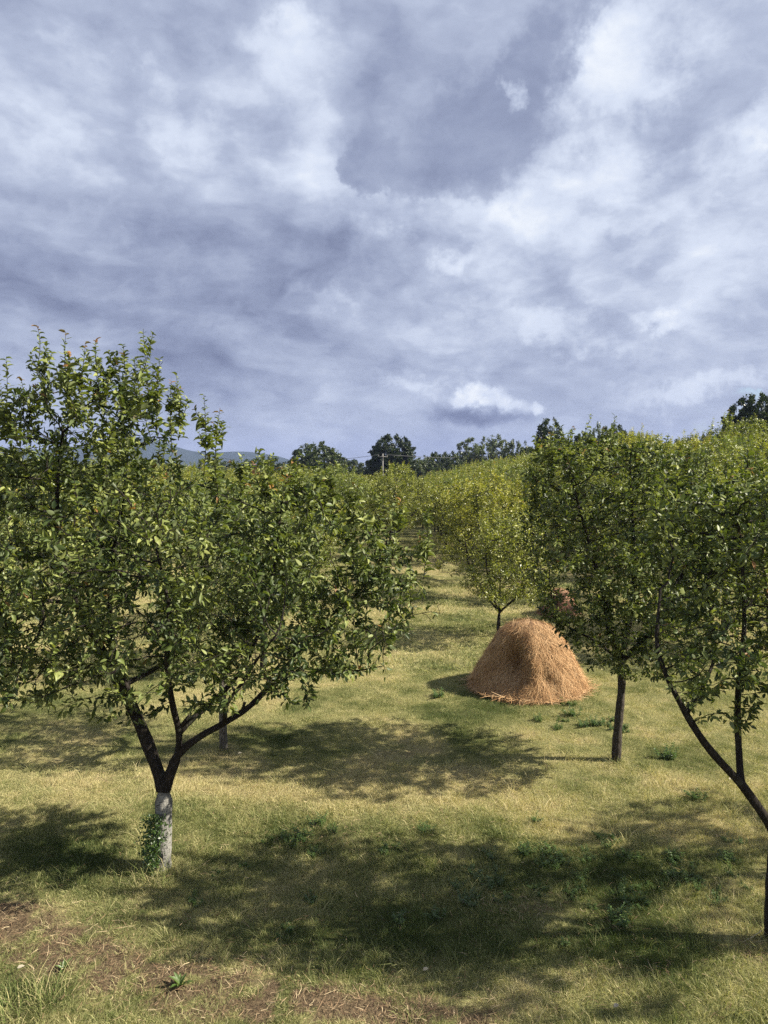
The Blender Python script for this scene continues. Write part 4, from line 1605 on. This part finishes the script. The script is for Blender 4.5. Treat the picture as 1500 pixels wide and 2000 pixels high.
def clumps():
    m, b = new_mat('long_grass')
    bl = b.n('ShaderNodeAttribute', attribute_name='tint').outputs['Fac']
    col = b.ramp(bl, [(0.0, (.06, .09, .02)), (.5, (.15, .17, .05)), (1.0, (.40, .34, .17))])
    p = b.n('ShaderNodeBsdfPrincipled', {'Base Color': col, 'Roughness': .7, 'Specular IOR Level': .2})
    out(b, p.outputs[0])
    A = tuft_mesh('long_grass', 401, 150, .20, .26, 0, .0022, m)
    B_ = tuft_mesh('long_grass', 402, 90, .12, .20, .2, .0020, m)

    def put(px, py, me, sc, label, grp=None):
        g = on_ground(px, py)
        o = link('grass_clump', me, None, tuple(g))
        o.rotation_euler = (0, 0, px % 6)
        o.scale = (sc, sc, sc)
        tag(o, label, 'grass clump', grp, 'thing')
    put(296, 1728, A, 1.0, 'long rough grass around the foot of the whitewashed trunk')
    put(338, 1712, B_, .9, 'short rough grass tuft at the sunny side of the whitewashed trunk')
    put(245, 1705, B_, 1.0, 'pale long bladed grass clump left of the creeper')
    put(437, 1470, B_, .9, 'dry grass tuft around the thin pale trunk')
    put(1202, 1490, B_, .9, 'brown grass tuft around the slim straight brown trunk')
    put(40, 1985, A, 1.1, 'lush tall grass clump in the near left corner')
    put(100, 1960, A, .8, 'lush grass clump beside the bent white stalks')
    put(1488, 1850, A, .9, 'rough grass at the foot of the leaning slender tree')
    put(805, 1985, B_, .8, 'bright grass clump at the near edge of the bare soil')


clumps()


def stalks():
    def st(label, pts, r=.004, grp='pale dry stalks lying in the grass'):
        o = tube_obj('dry_stalk', pts, np.linspace(r, r * .6, len(pts)), M['dry_stalk'], None, 5)
        tag(o, label, 'stalk', grp)
    Y = 5.25
    st('long bleached stalk bent over at the near left corner', [P(-25, 1978, Y), P(30, 1970, Y), P(85, 1960, Y), P(131, 1953, Y)], .0042)
    st('bleached stalk hanging down from the bend of the long one', [P(131, 1953, Y), P(140, 1978, Y), P(150, 2012, Y)], .0035)
    st('short leaning bleached stalk under the long bent one', [P(62, 1962, Y + .1), P(52, 1990, Y + .1), P(45, 2015, Y + .1)], .0035)
    st('slanting bleached stalk right of the short leaning one', [P(103, 1965, Y + .05), P(88, 1988, Y + .05), P(74, 2010, Y + .05)], .003)
    Y = on_ground(1470, 1845)[1]
    st('pale twig propped against the leaning slender trunk', [P(1447, 1842, Y), P(1468, 1831, Y), P(1488, 1817, Y)], .005)
    st('pale twig lying level beside the leaning slender trunk', [P(1450, 1843, Y), P(1478, 1840, Y), P(1505, 1834, Y)], .005)
    # dry litter on the soil
    M['litter'] = straw_material('litter', (.055, .030, .018), (.24, .155, .085), (.50, .40, .24))
    rng = np.random.default_rng(61)
    n = 90000
    x, y = rng.uniform(-4, 4.5, n), rng.uniform(4.6, 9.5, n)
    d, s = masks(x, y)
    k = rng.random(n) < s * .75 + .03
    x, y = x[k], y[k]
    n = len(x)
    p = np.stack([x, y, terrain(x, y) + rng.uniform(.005, .05, n)], -1)
    a = rng.random(n) * 6.283
    dd = np.stack([np.cos(a), np.sin(a), rng.normal(.05, .18, n)], -1)
    o = link('dry_litter', ribbons('dry_litter', p, dd, np.tile([0, 0, 1.0], (n, 1)), rng.uniform(.015, .10, n), rng.uniform(.0008, .0022, n), np.clip(rng.normal(.38, .34, n), 0, 1), M['litter'], .15, 9))
    tag(o, 'dry stalks and clippings scattered over the bare soil and thin grass', 'litter', kind='stuff')
    m = plain_mat('pale_leaf', (.36, .32, .24))
    for px, py, lab in [(826, 1906, 'pale fallen leaf in the grass below the big shadow'), (1198, 1984, 'pale fallen leaf near the lower picture edge'), (465, 1481, 'pale fallen leaf right of the thin pale trunk'), (1424, 1533, 'pale fallen leaf beside the slender leaning limb'), (34, 1914, 'pale fallen leaf on the bare soil')]:
        g = on_ground(px, py)
        g[2] += .06
        o = link('fallen_leaf', leaf_mesh('fallen_leaf', np.zeros((1, 3)), np.array([[.8, .5, .1]]), np.array([[.1, -.3, 1.0]]), np.array([.055]), np.array([.035]), np.array([.5]), m, True), None, tuple(g))
        tag(o, lab, 'leaf', 'pale fallen leaves in the grass')


stalks()


# ------------------------------------------------------------------ haze
def haze():
    m, b = new_mat('haze')
    v = b.n('ShaderNodeVolumePrincipled', {'Color': (.34, .42, .70, 1), 'Density': HAZE, 'Anisotropy': 0.0})
    o = b.n('ShaderNodeOutputMaterial')
    b.nt.links.new(v.outputs[0], o.inputs['Volume'])
    x, y0, y1, z0, z1 = 1950, -350, 2760, -64, 70
    V = [(-x, y0, z0), (x, y0, z0), (x, y1, z0), (-x, y1, z0), (-x, y0, z1), (x, y0, z1), (x, y1, z1), (-x, y1, z1)]
    Fq = [(0, 3, 2, 1), (4, 5, 6, 7), (0, 1, 5, 4), (1, 2, 6, 5), (2, 3, 7, 6), (3, 0, 4, 7)]
    tag(link('haze', mesh_from('haze', V, np.array(Fq), m)), 'thin summer haze in front of the far hills', 'haze', kind='stuff')


HAZE = 0.00026
if HAZE:
    haze()
